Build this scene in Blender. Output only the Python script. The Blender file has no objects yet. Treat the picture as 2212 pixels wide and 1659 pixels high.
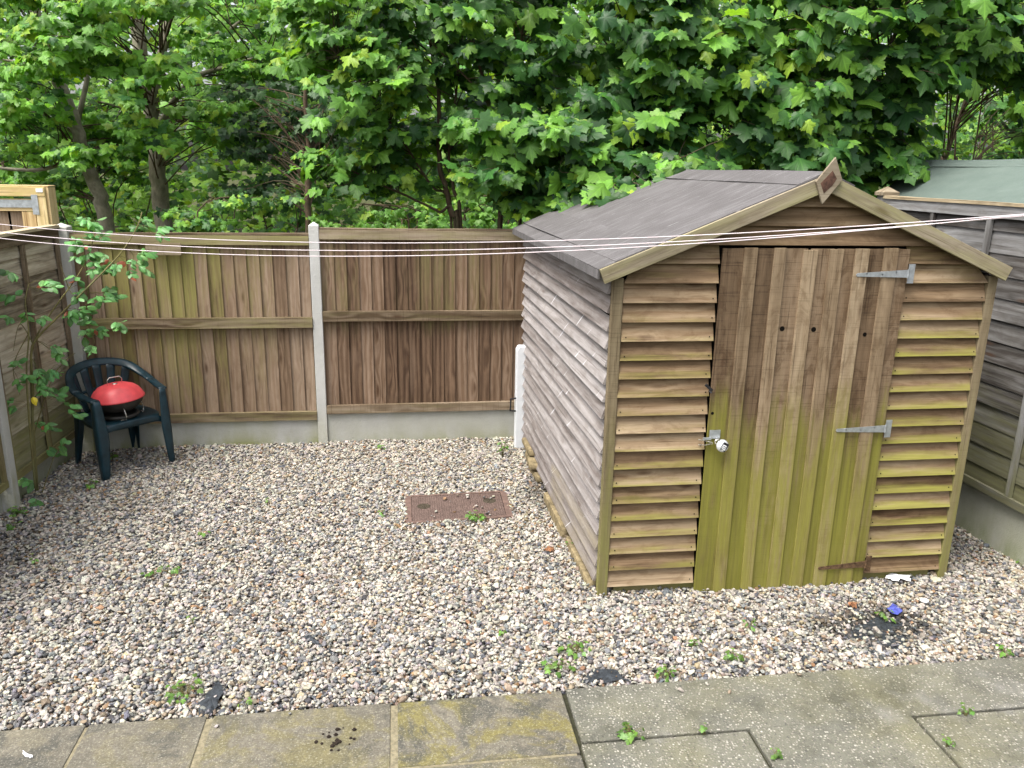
import bpy, math, random
import numpy as np
from mathutils import Vector, Matrix
random.seed(7); rng = np.random.default_rng(11)
sc = bpy.context.scene
R_ = math.radians
# ------------------------------------------------------------------ camera
CAM_H = 2.4
F_PX = 2009.0 / 2560.0                      # focal length as a share of the frame's width
PITCH, ROLL, YAW = R_(15.207), R_(1.0485), R_(8.0325)
fw = np.array([math.sin(YAW)*math.cos(PITCH), math.cos(YAW)*math.cos(PITCH), -math.sin(PITCH)])
rt0 = np.array([math.cos(YAW), -math.sin(YAW), 0.0]); up0 = np.cross(rt0, fw)
rt = math.cos(ROLL)*rt0 + math.sin(ROLL)*up0; up = -math.sin(ROLL)*rt0 + math.cos(ROLL)*up0
cam = bpy.data.cameras.new('camera'); camo = bpy.data.objects.new('camera', cam)
sc.collection.objects.link(camo)
camo.matrix_world = Matrix(((rt[0], up[0], -fw[0], 0), (rt[1], up[1], -fw[1], 0), (rt[2], up[2], -fw[2], CAM_H), (0, 0, 0, 1)))
cam.sensor_fit = 'HORIZONTAL'; cam.sensor_width = 36; cam.lens = 36*F_PX
cam.clip_start = 0.05; cam.clip_end = 600
sc.camera = camo
def at(px, py, Y):
    """world point on the plane y = Y behind a spot of the photograph (given in a 2212 x 1659 frame)"""
    d = rt*((px-1106)/2212) - up*((py-829.5)/2212) + fw*F_PX
    t = Y/d[1]
    return np.array([d[0]*t, Y, CAM_H + d[2]*t])
def atz(px, py, z=0.0):
    d = rt*((px-1106)/2212) - up*((py-829.5)/2212) + fw*F_PX
    t = (z-CAM_H)/d[2]
    return np.array([d[0]*t, d[1]*t, z])
# ------------------------------------------------------------------ light
SUN_EL, SUN_AZ = 63, -122                    # azimuth from +Y towards +X
world = bpy.data.worlds.new('World'); sc.world = world; world.use_nodes = True
wn = world.node_tree.nodes; wl = world.node_tree.links
sky = wn.new('ShaderNodeTexSky'); sky.sky_type = 'NISHITA'; sky.sun_disc = False
sky.sun_elevation = R_(SUN_EL); sky.sun_rotation = R_(SUN_AZ)
sky.air_density = 1.0; sky.dust_density = 6.0; sky.ozone_density = 0.6
hs = wn.new('ShaderNodeHueSaturation'); hs.inputs['Saturation'].default_value = 0.35
bgn = wn['Background']; bgn.inputs['Strength'].default_value = 0.15
wl.new(sky.outputs[0], hs.inputs['Color']); wl.new(hs.outputs[0], bgn.inputs['Color'])
sun = bpy.data.lights.new('sun', 'SUN'); suno = bpy.data.objects.new('sun', sun); sc.collection.objects.link(suno)
sun.energy = 1.6; sun.angle = R_(30); sun.color = (1.0, 0.95, 0.86)
sd = Vector((math.cos(R_(SUN_EL))*math.sin(R_(SUN_AZ)), math.cos(R_(SUN_EL))*math.cos(R_(SUN_AZ)), math.sin(R_(SUN_EL))))
suno.rotation_euler = sd.to_track_quat('Z', 'Y').to_euler()
sc.view_settings.view_transform = 'Standard'; sc.view_settings.look = 'None'
sc.view_settings.gamma = 1.0; sc.view_settings.exposure = 1.4
sc.cycles.max_bounces = 8; sc.cycles.diffuse_bounces = 4; sc.cycles.transmission_bounces = 5
sc.cycles.use_denoising = True
# ------------------------------------------------------------------ mesh builder
class MB:
    def __init__(s): s.v, s.bc, s.ti, s.f, s.mi, s.n = [], [], [], [], [], 0
    def add(s, verts, faces, bc=None, tint=None, mat=0):
        verts = np.asarray(verts, float).reshape(-1, 3); n = len(verts)
        s.v.append(verts)
        s.bc.append(verts if bc is None else np.asarray(bc, float).reshape(-1, 3))
        if tint is None: tint = (0.5, 0.5, 0.0)
        s.ti.append(np.broadcast_to(np.asarray(tint, float), (n, 3)))
        for f in faces: s.f.append([i+s.n for i in f]); s.mi.append(mat)
        s.n += n
    def board(s, p0, L, ax, ay, az, W, T, seg=1, T2=None, alg=None, warp=0, off=None, tint=None, mat=0, wv=1, prot=None, trim=(0, 0, 0, 0)):
        """plank along ax of length L, width W along ay, thickness T (T2 at far width edge) along az"""
        p0, ax, ay, az = (np.asarray(q, float) for q in (p0, ax, ay, az)); T2 = T if T2 is None else T2
        o = rng.uniform(0, 60, 3) if off is None else np.asarray(off, float)
        r0 = rng.random() if tint is None else tint[0]
        ph, ph2 = rng.uniform(0, 6.28, 2)
        V, B, TI = [], [], []
        for i in range(seg+1):
            for j in range(wv+1):
                u = j/wv; la = trim[0]*(1-u)+trim[1]*u; lb = L-trim[2]*(1-u)-trim[3]*u; l = la+(lb-la)*i/seg
                w_ = warp*(math.sin(l*2.1+ph)+.5*math.sin(l*5.3+ph2)); tw = warp*.8*math.sin(l*1.7+ph2)
                for k in (0, 1):
                    th = (T*(1-u)+T2*u)*k
                    V.append(p0 + ax*l + ay*(u*W + .25*w_) + az*(th + w_ + tw*(u-.5)))
                    B.append((l+o[0], u*W+o[1], th+o[2])); TI.append((r0, prot(l/L, u) if prot else 0, alg(l/L, u) if alg else 0))
        q = 2*(wv+1); F = []
        for i in range(seg):
            a, b = i*q, (i+1)*q
            for j in range(wv):
                x = 2*j
                F += [(a+x, a+x+2, b+x+2, b+x), (a+x+1, b+x+1, b+x+3, a+x+3)]
            F += [(a, b, b+1, a+1), (a+q-2, a+q-1, b+q-1, b+q-2)]
        e = seg*q
        for j in range(wv):
            x = 2*j
            F += [(x, x+1, x+3, x+2), (e+x, e+x+2, e+x+3, e+x+1)]
        if np.dot(np.cross(ax, ay), az) < 0: F = [f[::-1] for f in F]
        s.add(V, F, B, TI, mat)
    def box(s, lo, hi, mat=0, tint=None, alg=None):
        lo, hi = np.array(lo, float), np.array(hi, float); d = hi-lo; k = int(np.argmax(d))
        E = np.eye(3); ax = E[k]; ay = E[(k+1) % 3]; az = E[(k+2) % 3]
        s.board(lo, d[k], ax, ay, az, d[(k+1) % 3], d[(k+2) % 3], seg=max(1, int(d[k]/.25)), mat=mat, tint=tint, alg=alg)
    def tube(s, pts, rad, n=6, mat=0, tint=None, cap=True):
        pts = np.asarray(pts, float); m = len(pts); rad = np.broadcast_to(rad, m)
        t = np.gradient(pts, axis=0); t /= np.linalg.norm(t, axis=1)[:, None]+1e-9
        ref = np.array([0, 0, 1.]) if abs(t[0][2]) < .9 else np.array([1., 0, 0])
        V = []; B = []; acc = 0; o = rng.uniform(0, 30, 3); u = None
        for i in range(m):
            u = ref-t[i]*np.dot(ref, t[i]); u /= np.linalg.norm(u)+1e-9; w = np.cross(t[i], u); ref = u
            if i: acc += np.linalg.norm(pts[i]-pts[i-1])
            for k in range(n):
                a = 2*math.pi*k/n
                V.append(pts[i]+rad[i]*(u*math.cos(a)+w*math.sin(a))); B.append((acc+o[0], rad[i]*math.cos(a)+o[1], rad[i]*math.sin(a)+o[2]))
        F = [(i*n+k, i*n+(k+1) % n, (i+1)*n+(k+1) % n, (i+1)*n+k) for i in range(m-1) for k in range(n)]
        if cap: F += [tuple(range(n))[::-1], tuple((m-1)*n+k for k in range(n))]
        s.add(V, F, B, tint, mat)
    def sweep(s, pts, w, h, upv, n=12, mat=0, p=4.0):
        """rounded-rectangle section (half width w across, half height h along upv)"""
        pts = np.asarray(pts, float); m = len(pts); w = np.broadcast_to(w, m); h = np.broadcast_to(h, m)
        upv = np.broadcast_to(np.asarray(upv, float), (m, 3))
        t = np.gradient(pts, axis=0); t /= np.linalg.norm(t, axis=1)[:, None]
        V = []
        for i in range(m):
            sd_ = np.cross(t[i], upv[i]); sd_ /= np.linalg.norm(sd_); u = np.cross(sd_, t[i])
            for k in range(n):
                a = 2*math.pi*k/n; c, q = math.cos(a), math.sin(a)
                rr = (abs(c)**p+abs(q)**p)**(-1/p)
                V.append(pts[i]+sd_*w[i]*c*rr+u*h[i]*q*rr)
        F = [(i*n+k, i*n+(k+1) % n, (i+1)*n+(k+1) % n, (i+1)*n+k) for i in range(m-1) for k in range(n)]
        F += [tuple(range(n))[::-1], tuple((m-1)*n+k for k in range(n))]
        s.add(V, F, None, None, mat)
    def lathe(s, prof, c, n=28, mat=0, M=None, close=True):
        V = []; m = len(prof)
        for r, z in prof:
            for k in range(n):
                a = 2*math.pi*k/n; p = np.array([r*math.cos(a), r*math.sin(a), z])
                V.append((M @ p if M is not None else p)+np.asarray(c))
        F = [(i*n+k, i*n+(k+1) % n, (i+1)*n+(k+1) % n, (i+1)*n+k) for i in range(m-1) for k in range(n)]
        if close: F += [tuple(range(n))[::-1], tuple((m-1)*n+k for k in range(n))]
        s.add(V, F, None, None, mat)
    def prism(s, poly, d, mat=0, tint=None):
        """extrude polygon (list of 3-D points) by vector d"""
        poly = np.asarray(poly, float); d = np.asarray(d, float); n = len(poly)
        V = np.vstack([poly, poly+d]); o = rng.uniform(0, 40, 3)
        F = [tuple(range(n))[::-1], tuple(range(n, 2*n))]+[(k, (k+1) % n, n+(k+1) % n, n+k) for k in range(n)]
        nr = np.cross(poly[1]-poly[0], poly[2]-poly[1])
        if np.dot(nr, d) < 0: F = [f[::-1] for f in F]
        s.add(V, F, V+o, tint, mat)
    def build(s, name, mats, parent=None, smooth=False, bevel=0, xf=None):
        me = bpy.data.meshes.new(name); V = np.vstack(s.v)
        if xf is not None: V = xf(V)
        if parent is not None: V = V-np.array(parent.get('_o', (0, 0, 0)))
        me.from_pydata(V.tolist(), [], s.f)
        for nm, dat in (('bc', np.vstack(s.bc)), ('tint', np.vstack(s.ti))):
            a = me.attributes.new(nm, 'FLOAT_VECTOR', 'POINT'); a.data.foreach_set('vector', dat.astype(np.float32).ravel())
        for m in (mats if isinstance(mats, (list, tuple)) else [mats]): me.materials.append(m)
        me.polygons.foreach_set('material_index', s.mi)
        if smooth: me.polygons.foreach_set('use_smooth', [True]*len(me.polygons))
        me.update()
        o = bpy.data.objects.new(name, me); sc.collection.objects.link(o)
        if parent is not None: o.parent = parent
        if bevel:
            b = o.modifiers.new('bevel', 'BEVEL'); b.width = bevel; b.segments = 2; b.limit_method = 'ANGLE'
        return o
def tag(o, label, cat, group=None):
    o['label'] = label; o['category'] = cat
    if group: o['group'] = group
    return o
def thing(name, label, cat, loc=(0, 0, 0), group=None):
    o = bpy.data.objects.new(name, None); sc.collection.objects.link(o); o.location = loc; o.empty_display_size = .1
    return tag(o, label, cat, group)
class Off:            # a parent whose parts are built in world coordinates
    pass
def wbuild(mb, name, mats, root, **k):
    """build in world coordinates under a thing whose origin lies elsewhere"""
    o = mb.build(name, mats, None, **k); top = root; off = Vector((0, 0, 0))
    while top is not None: off += top.location; top = top.parent
    me = o.data; me.transform(Matrix.Translation(-off)); o.parent = root
    return o
def structure(o): o['kind'] = 'structure'; return o
# ------------------------------------------------------------------ node helpers
class NT:
    def __init__(s, name):
        s.m = bpy.data.materials.new(name); s.m.use_nodes = True; s.t = s.m.node_tree; s.N = s.t.nodes; s.L = s.t.links
        s.b = s.N['Principled BSDF']; s.out = s.N['Material Output']
    def n(s, ty, **k):
        x = s.N.new(ty)
        for a, v in k.items(): setattr(x, a, v)
        return x
    def put(s, sock, v):
        if hasattr(v, 'is_output'): s.L.new(v, sock)
        elif isinstance(v, (tuple, list)) and len(v) == 3 and sock.type == 'RGBA': sock.default_value = (*v, 1)
        else: sock.default_value = v
    def attr(s, nm, ty='GEOMETRY'):
        a = s.n('ShaderNodeAttribute', attribute_name=nm, attribute_type=ty); return a
    def math(s, op, a, b=0.0, c=None, clamp=False):
        x = s.n('ShaderNodeMath', operation=op, use_clamp=clamp); s.put(x.inputs[0], a); s.put(x.inputs[1], b)
        if c is not None: s.put(x.inputs[2], c)
        return x.outputs[0]
    def scale(s, vec, sc_):
        x = s.n('ShaderNodeVectorMath', operation='MULTIPLY'); s.put(x.inputs[0], vec); x.inputs[1].default_value = sc_; return x.outputs[0]
    def noise(s, vec, scale=1, detail=3, rough=.55, dist=0, col=False):
        x = s.n('ShaderNodeTexNoise'); s.put(x.inputs['Vector'], vec); x.inputs['Scale'].default_value = scale
        x.inputs['Detail'].default_value = detail; x.inputs['Roughness'].default_value = rough; x.inputs['Distortion'].default_value = dist
        return x.outputs['Color' if col else 'Fac']
    def voro(s, vec, scale, feature='F1', out='Distance', rand=1):
        x = s.n('ShaderNodeTexVoronoi', feature=feature); s.put(x.inputs['Vector'], vec); x.inputs['Scale'].default_value = scale
        x.inputs['Randomness'].default_value = rand
        return x.outputs[out]
    def ramp(s, fac, stops):
        x = s.n('ShaderNodeValToRGB'); s.put(x.inputs[0], fac); e = x.color_ramp.elements
        while len(e) < len(stops): e.new(.5)
        for q, (p, c) in zip(e, stops):
            q.position = p; q.color = (*c, 1) if len(c) == 3 else c
        return x.outputs[0]
    def rng(s, v, a, b, c=0, d=1):
        x = s.n('ShaderNodeMapRange'); x.clamp = True; s.put(x.inputs[0], v)
        for i, q in enumerate((a, b, c, d)): x.inputs[i+1].default_value = q
        return x.outputs[0]
    def mix(s, fac, a, b, blend='MIX'):
        x = s.n('ShaderNodeMix', data_type='RGBA', blend_type=blend); s.put(x.inputs[0], fac); s.put(x.inputs[6], a); s.put(x.inputs[7], b); return x.outputs[2]
    def sep(s, v):
        x = s.n('ShaderNodeSeparateXYZ'); s.put(x.inputs[0], v); return x.outputs
    def comb(s, *v):
        x = s.n('ShaderNodeCombineXYZ')
        for i, q in enumerate(v): s.put(x.inputs[i], q)
        return x.outputs[0]
    def coord(s, w='Object'): return s.n('ShaderNodeTexCoord').outputs[w]
    def pos(s): return s.n('ShaderNodeNewGeometry').outputs['Position']
    def bump(s, h, dist=.002, strength=1):
        x = s.n('ShaderNodeBump'); s.put(x.inputs['Height'], h); x.inputs['Distance'].default_value = dist; x.inputs['Strength'].default_value = strength
        s.L.new(x.outputs[0], s.b.inputs['Normal'])
    def fin(s, col, rough=.8, spec=.3, metal=0):
        s.put(s.b.inputs['Base Color'], col); s.put(s.b.inputs['Roughness'], rough)
        s.b.inputs['Specular IOR Level'].default_value = spec; s.b.inputs['Metallic'].default_value = metal
        return s.m
def wood(name, dark, mid, light, alg_col=(.15, .17, .02), ringw=.32, stain=.55, contrast=1.0, saw=.0, tick=0.0, grey=None, knot=.8, rscale=70, prot=(.085, .045, .022), blot=.3):
    t = NT(name); bc = t.attr('bc').outputs['Vector']; ti = t.sep(t.attr('tint').outputs['Vector'])
    n1 = t.noise(t.scale(bc, (1.6, 48, 48)), 1, 4, .6)
    n2 = t.noise(t.scale(bc, (7, 190, 190)), 1, 2, .6)
    wob = t.noise(t.scale(bc, (1.1, 7, 7)), 1, 2, .5)
    x = t.sep(bc)
    # knots
    vo = t.voro(t.scale(bc, (2.4, 9.5, 0)), 1.0)
    kn = t.rng(vo, .05, .16, 1, 0)
    knw = t.rng(vo, 0, .42, 1, 0)
    ph = t.math('ADD', t.math('ADD', x[1], t.math('MULTIPLY', wob, .10)), t.math('MULTIPLY', knw, .055))
    ring = t.math('MULTIPLY_ADD', t.math('SINE', t.math('MULTIPLY', ph, rscale*6.28/4)), .5, .5)
    f = t.math('ADD', t.math('MULTIPLY', n1, .50), t.math('MULTIPLY', n2, .40))
    f = t.math('ADD', f, t.math('MULTIPLY', ring, ringw))
    f = t.math('ADD', f, t.math('MULTIPLY_ADD', ti[0], .62, -.31-ringw*.5))
    f = t.math('MULTIPLY_ADD', t.math('SUBTRACT', f, .45), contrast, .5)
    c = t.ramp(f, [(.12, dark), (.5, mid), (.88, light)])
    crk = t.noise(t.scale(bc, (1.8, 75, 75)), 1, 2, .6)
    c = t.mix(t.rng(crk, .60, .68, 0, .6), c, t.mix(1.0, c, (.32, .28, .25), 'MULTIPLY'))
    # long water stains
    st = t.noise(t.scale(bc, (1.3, 5, 5)), 1, 4, .6, .6)
    c = t.mix(t.rng(st, .42, .66, 0, stain), c, t.mix(.5, c, dark, 'MULTIPLY'))
    c = t.mix(t.rng(st, .30, .44, stain*.5, 0), c, light)
    bl = t.noise(t.scale(bc, (6, 13, 13)), 1, 6, .68, .8)
    c = t.mix(t.rng(bl, .50, .60, 0, blot), c, t.mix(1.0, c, (.60, .54, .48), 'MULTIPLY'))
    c = t.mix(t.rng(bl, .36, .47, blot*.5, 0), c, t.mix(1.0, c, (1.3, 1.3, 1.32), 'MULTIPLY'))
    if grey is not None:
        c = t.mix(t.rng(t.noise(t.scale(bc, (2, 9, 9)), 1, 3), .35, .62, 0, 1), c, grey)
    c = t.mix(t.math('MULTIPLY', kn, knot), c, (.055, .028, .014))
    if tick:
        pass
    if tick:
        vk = t.noise(t.comb(t.math('MULTIPLY_ADD', x[1], 22.0, t.math('MULTIPLY', x[0], 26.0)), t.math('MULTIPLY', x[1], 3.0), t.math('MULTIPLY', x[0], 1.5)), 1, 1)
        c = t.mix(t.rng(vk, .72, .78, 0, tick), c, (.58, .58, .6))
    if saw:
        sw = t.noise(t.comb(t.math('MULTIPLY', x[0], 160.0), t.math('MULTIPLY', x[1], 4.0), x[2]), 1, 2)
        c = t.mix(t.rng(sw, .55, .70, 0, saw), c, t.mix(1.0, c, (.45, .42, .38), 'MULTIPLY'))
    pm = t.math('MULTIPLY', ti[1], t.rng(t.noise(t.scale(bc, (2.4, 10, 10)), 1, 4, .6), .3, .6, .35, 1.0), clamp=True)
    c = t.mix(pm, c, t.mix(.55, c, prot))  # brown of unweathered wood, also painting the shade under each lap
    an = t.noise(t.scale(bc, (3.2, 16, 16)), 1, 4, .6)
    an2 = t.noise(t.scale(bc, (1.7, 34, 34)), 1, 3, .6)
    av = t.math('ADD', ti[2], t.math('MULTIPLY_ADD', an, 1.3, -.65)); av = t.math('ADD', av, t.math('MULTIPLY_ADD', an2, .8, -.4))
    am = t.math('MULTIPLY', t.rng(av, .05, .85), t.math('MULTIPLY', ti[2], 4.0, clamp=True), clamp=True)
    am = t.math('MINIMUM', am, .84)
    c = t.mix(am, c, t.mix(t.rng(n1, .3, .7), t.mix(.45, alg_col, dark), alg_col))
    hgt = t.math('ADD', t.math('MULTIPLY', f, .6), t.math('MULTIPLY', n2, .5))
    t.bump(hgt, .0025, .7)
    return t.fin(c, .82, .22)
def simple(name, col, rough=.5, spec=.4, metal=0, var=.12, scale=30, bump=0, bscale=150):
    t = NT(name); p = t.coord()
    n = t.noise(p, scale, 4, .6)
    c = t.mix(t.rng(n, .35, .7), tuple(x*(1-var) for x in col), tuple(min(1, x*(1+var)) for x in col))
    if bump: t.bump(t.noise(p, bscale, 3), bump, .6)
    return t.fin(c, t.rng(n, .3, .7, rough*.85, min(1, rough*1.15)), spec, metal)
M = {}
M['fence_a'] = wood('fence_wood_tan', (0.097, 0.061, 0.036), (0.202, 0.139, 0.091), (0.290, 0.221, 0.161), alg_col=(.235, .225, .065), ringw=.2, contrast=.8, rscale=110, stain=.4)
M['fence_b'] = wood('fence_wood_brown', (0.047, 0.026, 0.015), (0.146, 0.093, 0.058), (0.259, 0.186, 0.132), alg_col=(.17, .155, .06), ringw=.3, rscale=90, contrast=.75, stain=.35)
M['rail'] = wood('rail_wood', (.08, .054, .03), (.188, .142, .096), (.27, .22, .158), alg_col=(.235, .225, .085), saw=.5)
M['cap'] = wood('cap_wood', (.18, .14, .08), (.40, .33, .22), (.55, .48, .34), alg_col=(.25, .27, .06), ringw=.15)
M['lap'] = wood('lap_wood', (0.063, 0.038, 0.018), (0.205, 0.139, 0.081), (0.348, 0.268, 0.175), alg_col=(.255, .25, .05), stain=.6, ringw=.22, contrast=.85, blot=.5)
M['door'] = wood('door_wood', (0.050, 0.031, 0.017), (0.150, 0.101, 0.060), (0.246, 0.180, 0.118), alg_col=(.185, .185, .026), saw=.75, stain=.45, ringw=.10, contrast=.7, blot=.75)
M['batten'] = wood('batten_wood', (0.103, 0.069, 0.039), (0.234, 0.172, 0.108), (0.332, 0.261, 0.174), alg_col=(.215, .21, .034), stain=.35, contrast=.7, blot=.6, saw=.4, ringw=.2)
M['side'] = wood('silvered_wood', (0.114, 0.093, 0.084), (0.223, 0.203, 0.195), (0.328, 0.309, 0.305), ringw=.22, stain=.45, tick=.75, contrast=.9, knot=.55, alg_col=(.2, .17, .11), prot=(.045, .026, .018))
M['post'] = wood('post_wood', (.095, .072, .042), (.185, .147, .09), (.25, .205, .135), alg_col=(.19, .19, .05), saw=.4, ringw=.12, knot=.5)
M['barge'] = wood('barge_wood', (.12, .096, .062), (.232, .196, .138), (.31, .272, .206), alg_col=(.3, .3, .12), ringw=.2)
M['grey_lap'] = wood('grey_lap_wood', (0.052, 0.046, 0.041), (0.137, 0.132, 0.127), (0.244, 0.244, 0.244), ringw=.2, stain=.8, alg_col=(.12, .12, .05), contrast=1.1)
M['tan_lap'] = wood('left_lap_wood', (0.155, 0.128, 0.092), (0.401, 0.347, 0.265), (0.620, 0.566, 0.456), ringw=.2, stain=.7, alg_col=(.2, .21, .07))
M['new_wood'] = wood('new_pine', (.30, .19, .08), (.56, .41, .21), (.70, .56, .32), ringw=.2, stain=.3, alg_col=(.4, .4, .1), knot=.4)
def concrete(name, base, green, rough_b=.003, sc_=120):
    t = NT(name); p = t.pos()
    n = t.noise(p, 4, 5, .6); n2 = t.noise(p, sc_, 2, .6); z = t.sep(p)[2]
    c = t.mix(t.rng(n, .3, .7), tuple(b*.82 for b in base), base)
    c = t.mix(t.rng(n2, .5, .75, 0, .22), c, tuple(b*.6 for b in base))
    a = t.attr('tint').outputs['Vector']; al = t.sep(a)[2]
    g = t.math('MULTIPLY', al, t.rng(t.noise(t.scale(p, (6, 6, 2)), 1, 5, .6), .3, .62), clamp=True)
    c = t.mix(g, c, green)
    t.bump(t.math('ADD', n2, t.noise(p, 35, 3)), rough_b, .8)
    return t.fin(c, .9, .2)
M['conc_post'] = concrete('post_concrete', (.46, .46, .45), (.26, .26, .13), .004, 140)
M['conc_board'] = concrete('gravel_board_concrete', (.38, .38, .355), (.19, .20, .07))
M['conc_green'] = concrete('gravel_board_mossy', (.34, .34, .29), (.13, .155, .05), .004)
def felt(name, c0, c1, streak, stk):
    t = NT(name); bc = t.attr('bc').outputs['Vector']
    n = t.noise(bc, 3.5, 5, .6); n2 = t.noise(bc, 220, 2)
    c = t.mix(t.rng(n, .3, .7), c0, c1)
    c = t.mix(t.rng(n2, .45, .75, 0, .6), c, tuple(q*1.7 for q in c1))
    s_ = t.noise(t.scale(bc, (30, 3.2, 5)), 1, 5, .68, .5)
    c = t.mix(t.rng(s_, .52, .78, 0, stk), c, streak)
    v = t.noise(t.scale(bc, (70, 9, 5)), 1, 2, .5)
    c = t.mix(t.rng(v, .70, .76, 0, stk), c, tuple(min(1, q*1.6) for q in streak))
    t.bump(t.math('ADD', n2, t.math('MULTIPLY', n, .8)), .003, .6)
    return t.fin(c, .88, .25)
M['felt'] = felt('roof_felt_grey', (.060, .056, .056), (.095, .090, .092), (.215, .21, .215), .65)
M['felt_green'] = felt('roof_felt_green', (.072, .098, .086), (.098, .126, .112), (.15, .175, .165), .25)
def smooth_slab():
    t = NT('patio_concrete'); p = t.pos(); ti = t.sep(t.attr('tint').outputs['Vector'])
    n = t.noise(p, 2.6, 5, .62, .4); f = t.noise(p, 130, 3, .8); g = t.noise(p, 45, 4, .7)
    c = t.mix(t.rng(n, .3, .7), (.084, .078, .063), (.136, .124, .098))
    li = t.noise(p, 3.4, 7, .66, .8)
    c = t.mix(t.math('MULTIPLY', t.rng(li, .46, .54), t.rng(ti[2], 0, 1, 0, .8)), c, (.135, .118, .036))
    dk = t.noise(p, 3.6, 7, .68, .7)
    c = t.mix(t.math('MULTIPLY', t.rng(dk, .49, .57, 0, .8), t.rng(ti[0], 0, 1, .35, 1)), c, (.052, .052, .047))
    c = t.mix(t.rng(g, .52, .68, 0, .5), c, t.mix(1.0, c, (1.7, 1.65, 1.5), 'MULTIPLY')); c = t.mix(t.rng(g, .3, .46, .5, 0), c, t.mix(1.0, c, (.5, .5, .5), 'MULTIPLY'))
    c = t.mix(t.rng(f, .56, .68, 0, .75), c, (.30, .285, .23)); c = t.mix(t.rng(f, .33, .44, .7, 0), c, (.045, .042, .035))
    t.bump(t.math('ADD', f, g), .003, .8); return t.fin(c, .92, .2)
def aggregate():
    t = NT('pavement_aggregate'); p = t.pos()
    n = t.noise(p, 2.2, 5, .6, .4)
    base = t.mix(t.rng(n, .35, .65), (.108, .108, .092), (.155, .152, .118))
    q = t.n('ShaderNodeTexVoronoi', feature='F1'); t.put(q.inputs['Vector'], p); q.inputs['Scale'].default_value = 85
    r = t.sep(q.outputs['Color'])
    sp = t.math('MULTIPLY', t.rng(q.outputs['Distance'], .30, .5, 1, 0), t.rng(r[0], .25, .35))
    stone = t.ramp(r[1], [(0, (.08, .08, .075)), (.3, (.20, .19, .16)), (.7, (.28, .265, .225)), (.98, (.46, .44, .39))])
    c = t.mix(sp, base, stone)
    fn = t.noise(p, 150, 3, .8); c = t.mix(t.rng(fn, .57, .74, 0, .3), c, (.40, .39, .33)); c = t.mix(t.rng(fn, .33, .43, .65, 0), c, (.03, .03, .025))
    ye = t.noise(p, 1.5, 5, .62); c = t.mix(t.rng(ye, .5, .66, 0, .5), c, t.mix(.5, (.15, .135, .035), c))
    dk = t.noise(p, 3.2, 8, .72); c = t.mix(t.rng(dk, .46, .66, 0, .7), c, t.mix(1.0, c, (.45, .46, .44), 'MULTIPLY'))
    pl = t.noise(p, 1.9, 4, .6); c = t.mix(t.rng(pl, .60, .72, 0, .3), c, (.33, .32, .33))
    t.bump(t.math('ADD', t.math('MULTIPLY', sp, .8), fn), .005, .9); return t.fin(c, .9, .25)
M['slab'] = smooth_slab(); M['agg'] = aggregate()
def soil(name, a, b):
    t = NT(name); p = t.pos(); c = t.mix(t.rng(t.noise(p, 30, 5, .7), .3, .7), a, b)
    t.bump(t.noise(p, 60, 4), .02, 1); return t.fin(c, .95, .1)
M['dirt'] = soil('dirt', (.03, .025, .018), (.075, .062, .045)); M['wood_floor'] = soil('leaf_litter', (.03, .035, .012), (.07, .075, .03))
M['mortar'] = simple('mortar', (.17, .15, .10), .95, .1, 0, .3, 60, .003)
M['joint'] = simple('joint_dirt', (.035, .035, .022), .95, .1, 0, .4, 60, .003)
def leafmat(name, rough=.46, trans=.36):
    t = NT(name); c = t.attr('tint').outputs['Color']; bc = t.sep(t.attr('bc').outputs['Vector'])
    # veins: bc.x = distance from midrib, bc.y along leaf
    v = t.math('ABSOLUTE', bc[0]); mv = t.rng(v, .0, .035, .5, 0)
    sv = t.math('MULTIPLY', t.rng(t.math('ABSOLUTE', t.math('SUBTRACT', t.math('FRACT', t.math('MULTIPLY', t.math('SUBTRACT', bc[1], t.math('MULTIPLY', v, .9)), 5.0)), .5)), .0, .12, .28, 0), 1.0)
    c2 = t.mix(t.math('MAXIMUM', mv, sv), c, t.mix(1.0, c, (1.9, 1.75, 1.5), 'MULTIPLY'))
    t.fin(c2, rough, .28)
    tr = t.n('ShaderNodeBsdfTranslucent'); t.put(tr.inputs['Color'], t.mix(1.0, c2, (1.9, 1.7, .55), 'MULTIPLY'))
    mx = t.n('ShaderNodeMixShader'); mx.inputs[0].default_value = trans
    t.L.new(t.b.outputs[0], mx.inputs[1]); t.L.new(tr.outputs[0], mx.inputs[2]); t.L.new(mx.outputs[0], t.out.inputs['Surface'])
    return t.m
M['leaf'] = leafmat('foliage_leaf'); M['rose_leaf'] = leafmat('rose_leaf', .38, .3)
def bark(name, a, b):
    t = NT(name); bc = t.attr('bc').outputs['Vector']
    n = t.noise(t.scale(bc, (9, 14, 14)), 1, 5, .65); c = t.mix(t.rng(n, .3, .7), a, b)
    g = t.noise(t.scale(bc, (2.2, 5, 5)), 1, 4, .6); c = t.mix(t.rng(g, .5, .7, 0, .5), c, (.10, .12, .06))
    t.bump(n, .02, .8); return t.fin(c, .9, .2)
M['bark'] = bark('sycamore_bark', (.13, .12, .09), (.30, .275, .21)); M['twig'] = bark('twig_bark', (.045, .03, .02), (.10, .07, .045))
M['rose_stem'] = bark('rose_stem', (.09, .075, .03), (.14, .13, .05))
M['black'] = simple('black_plastic', (.014, .014, .016), .45, .4); M['steel'] = simple('galvanised', (.46, .49, .52), .42, .5, .75, .15, 40)
M['rust'] = simple('rusty_iron', (.095, .058, .032), .85, .2, .1, .5, 60, .002); M['chair'] = simple('dark_green_plastic', (.006, .024, .034), .34, .4, 0, .35, 16)
M['red'] = simple('red_enamel', (.68, .075, .085), .36, .5, 0, .13, 14); M['bowl'] = simple('sooty_bowl', (.028, .026, .022), .55, .4, 0, .5, 25)
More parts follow.
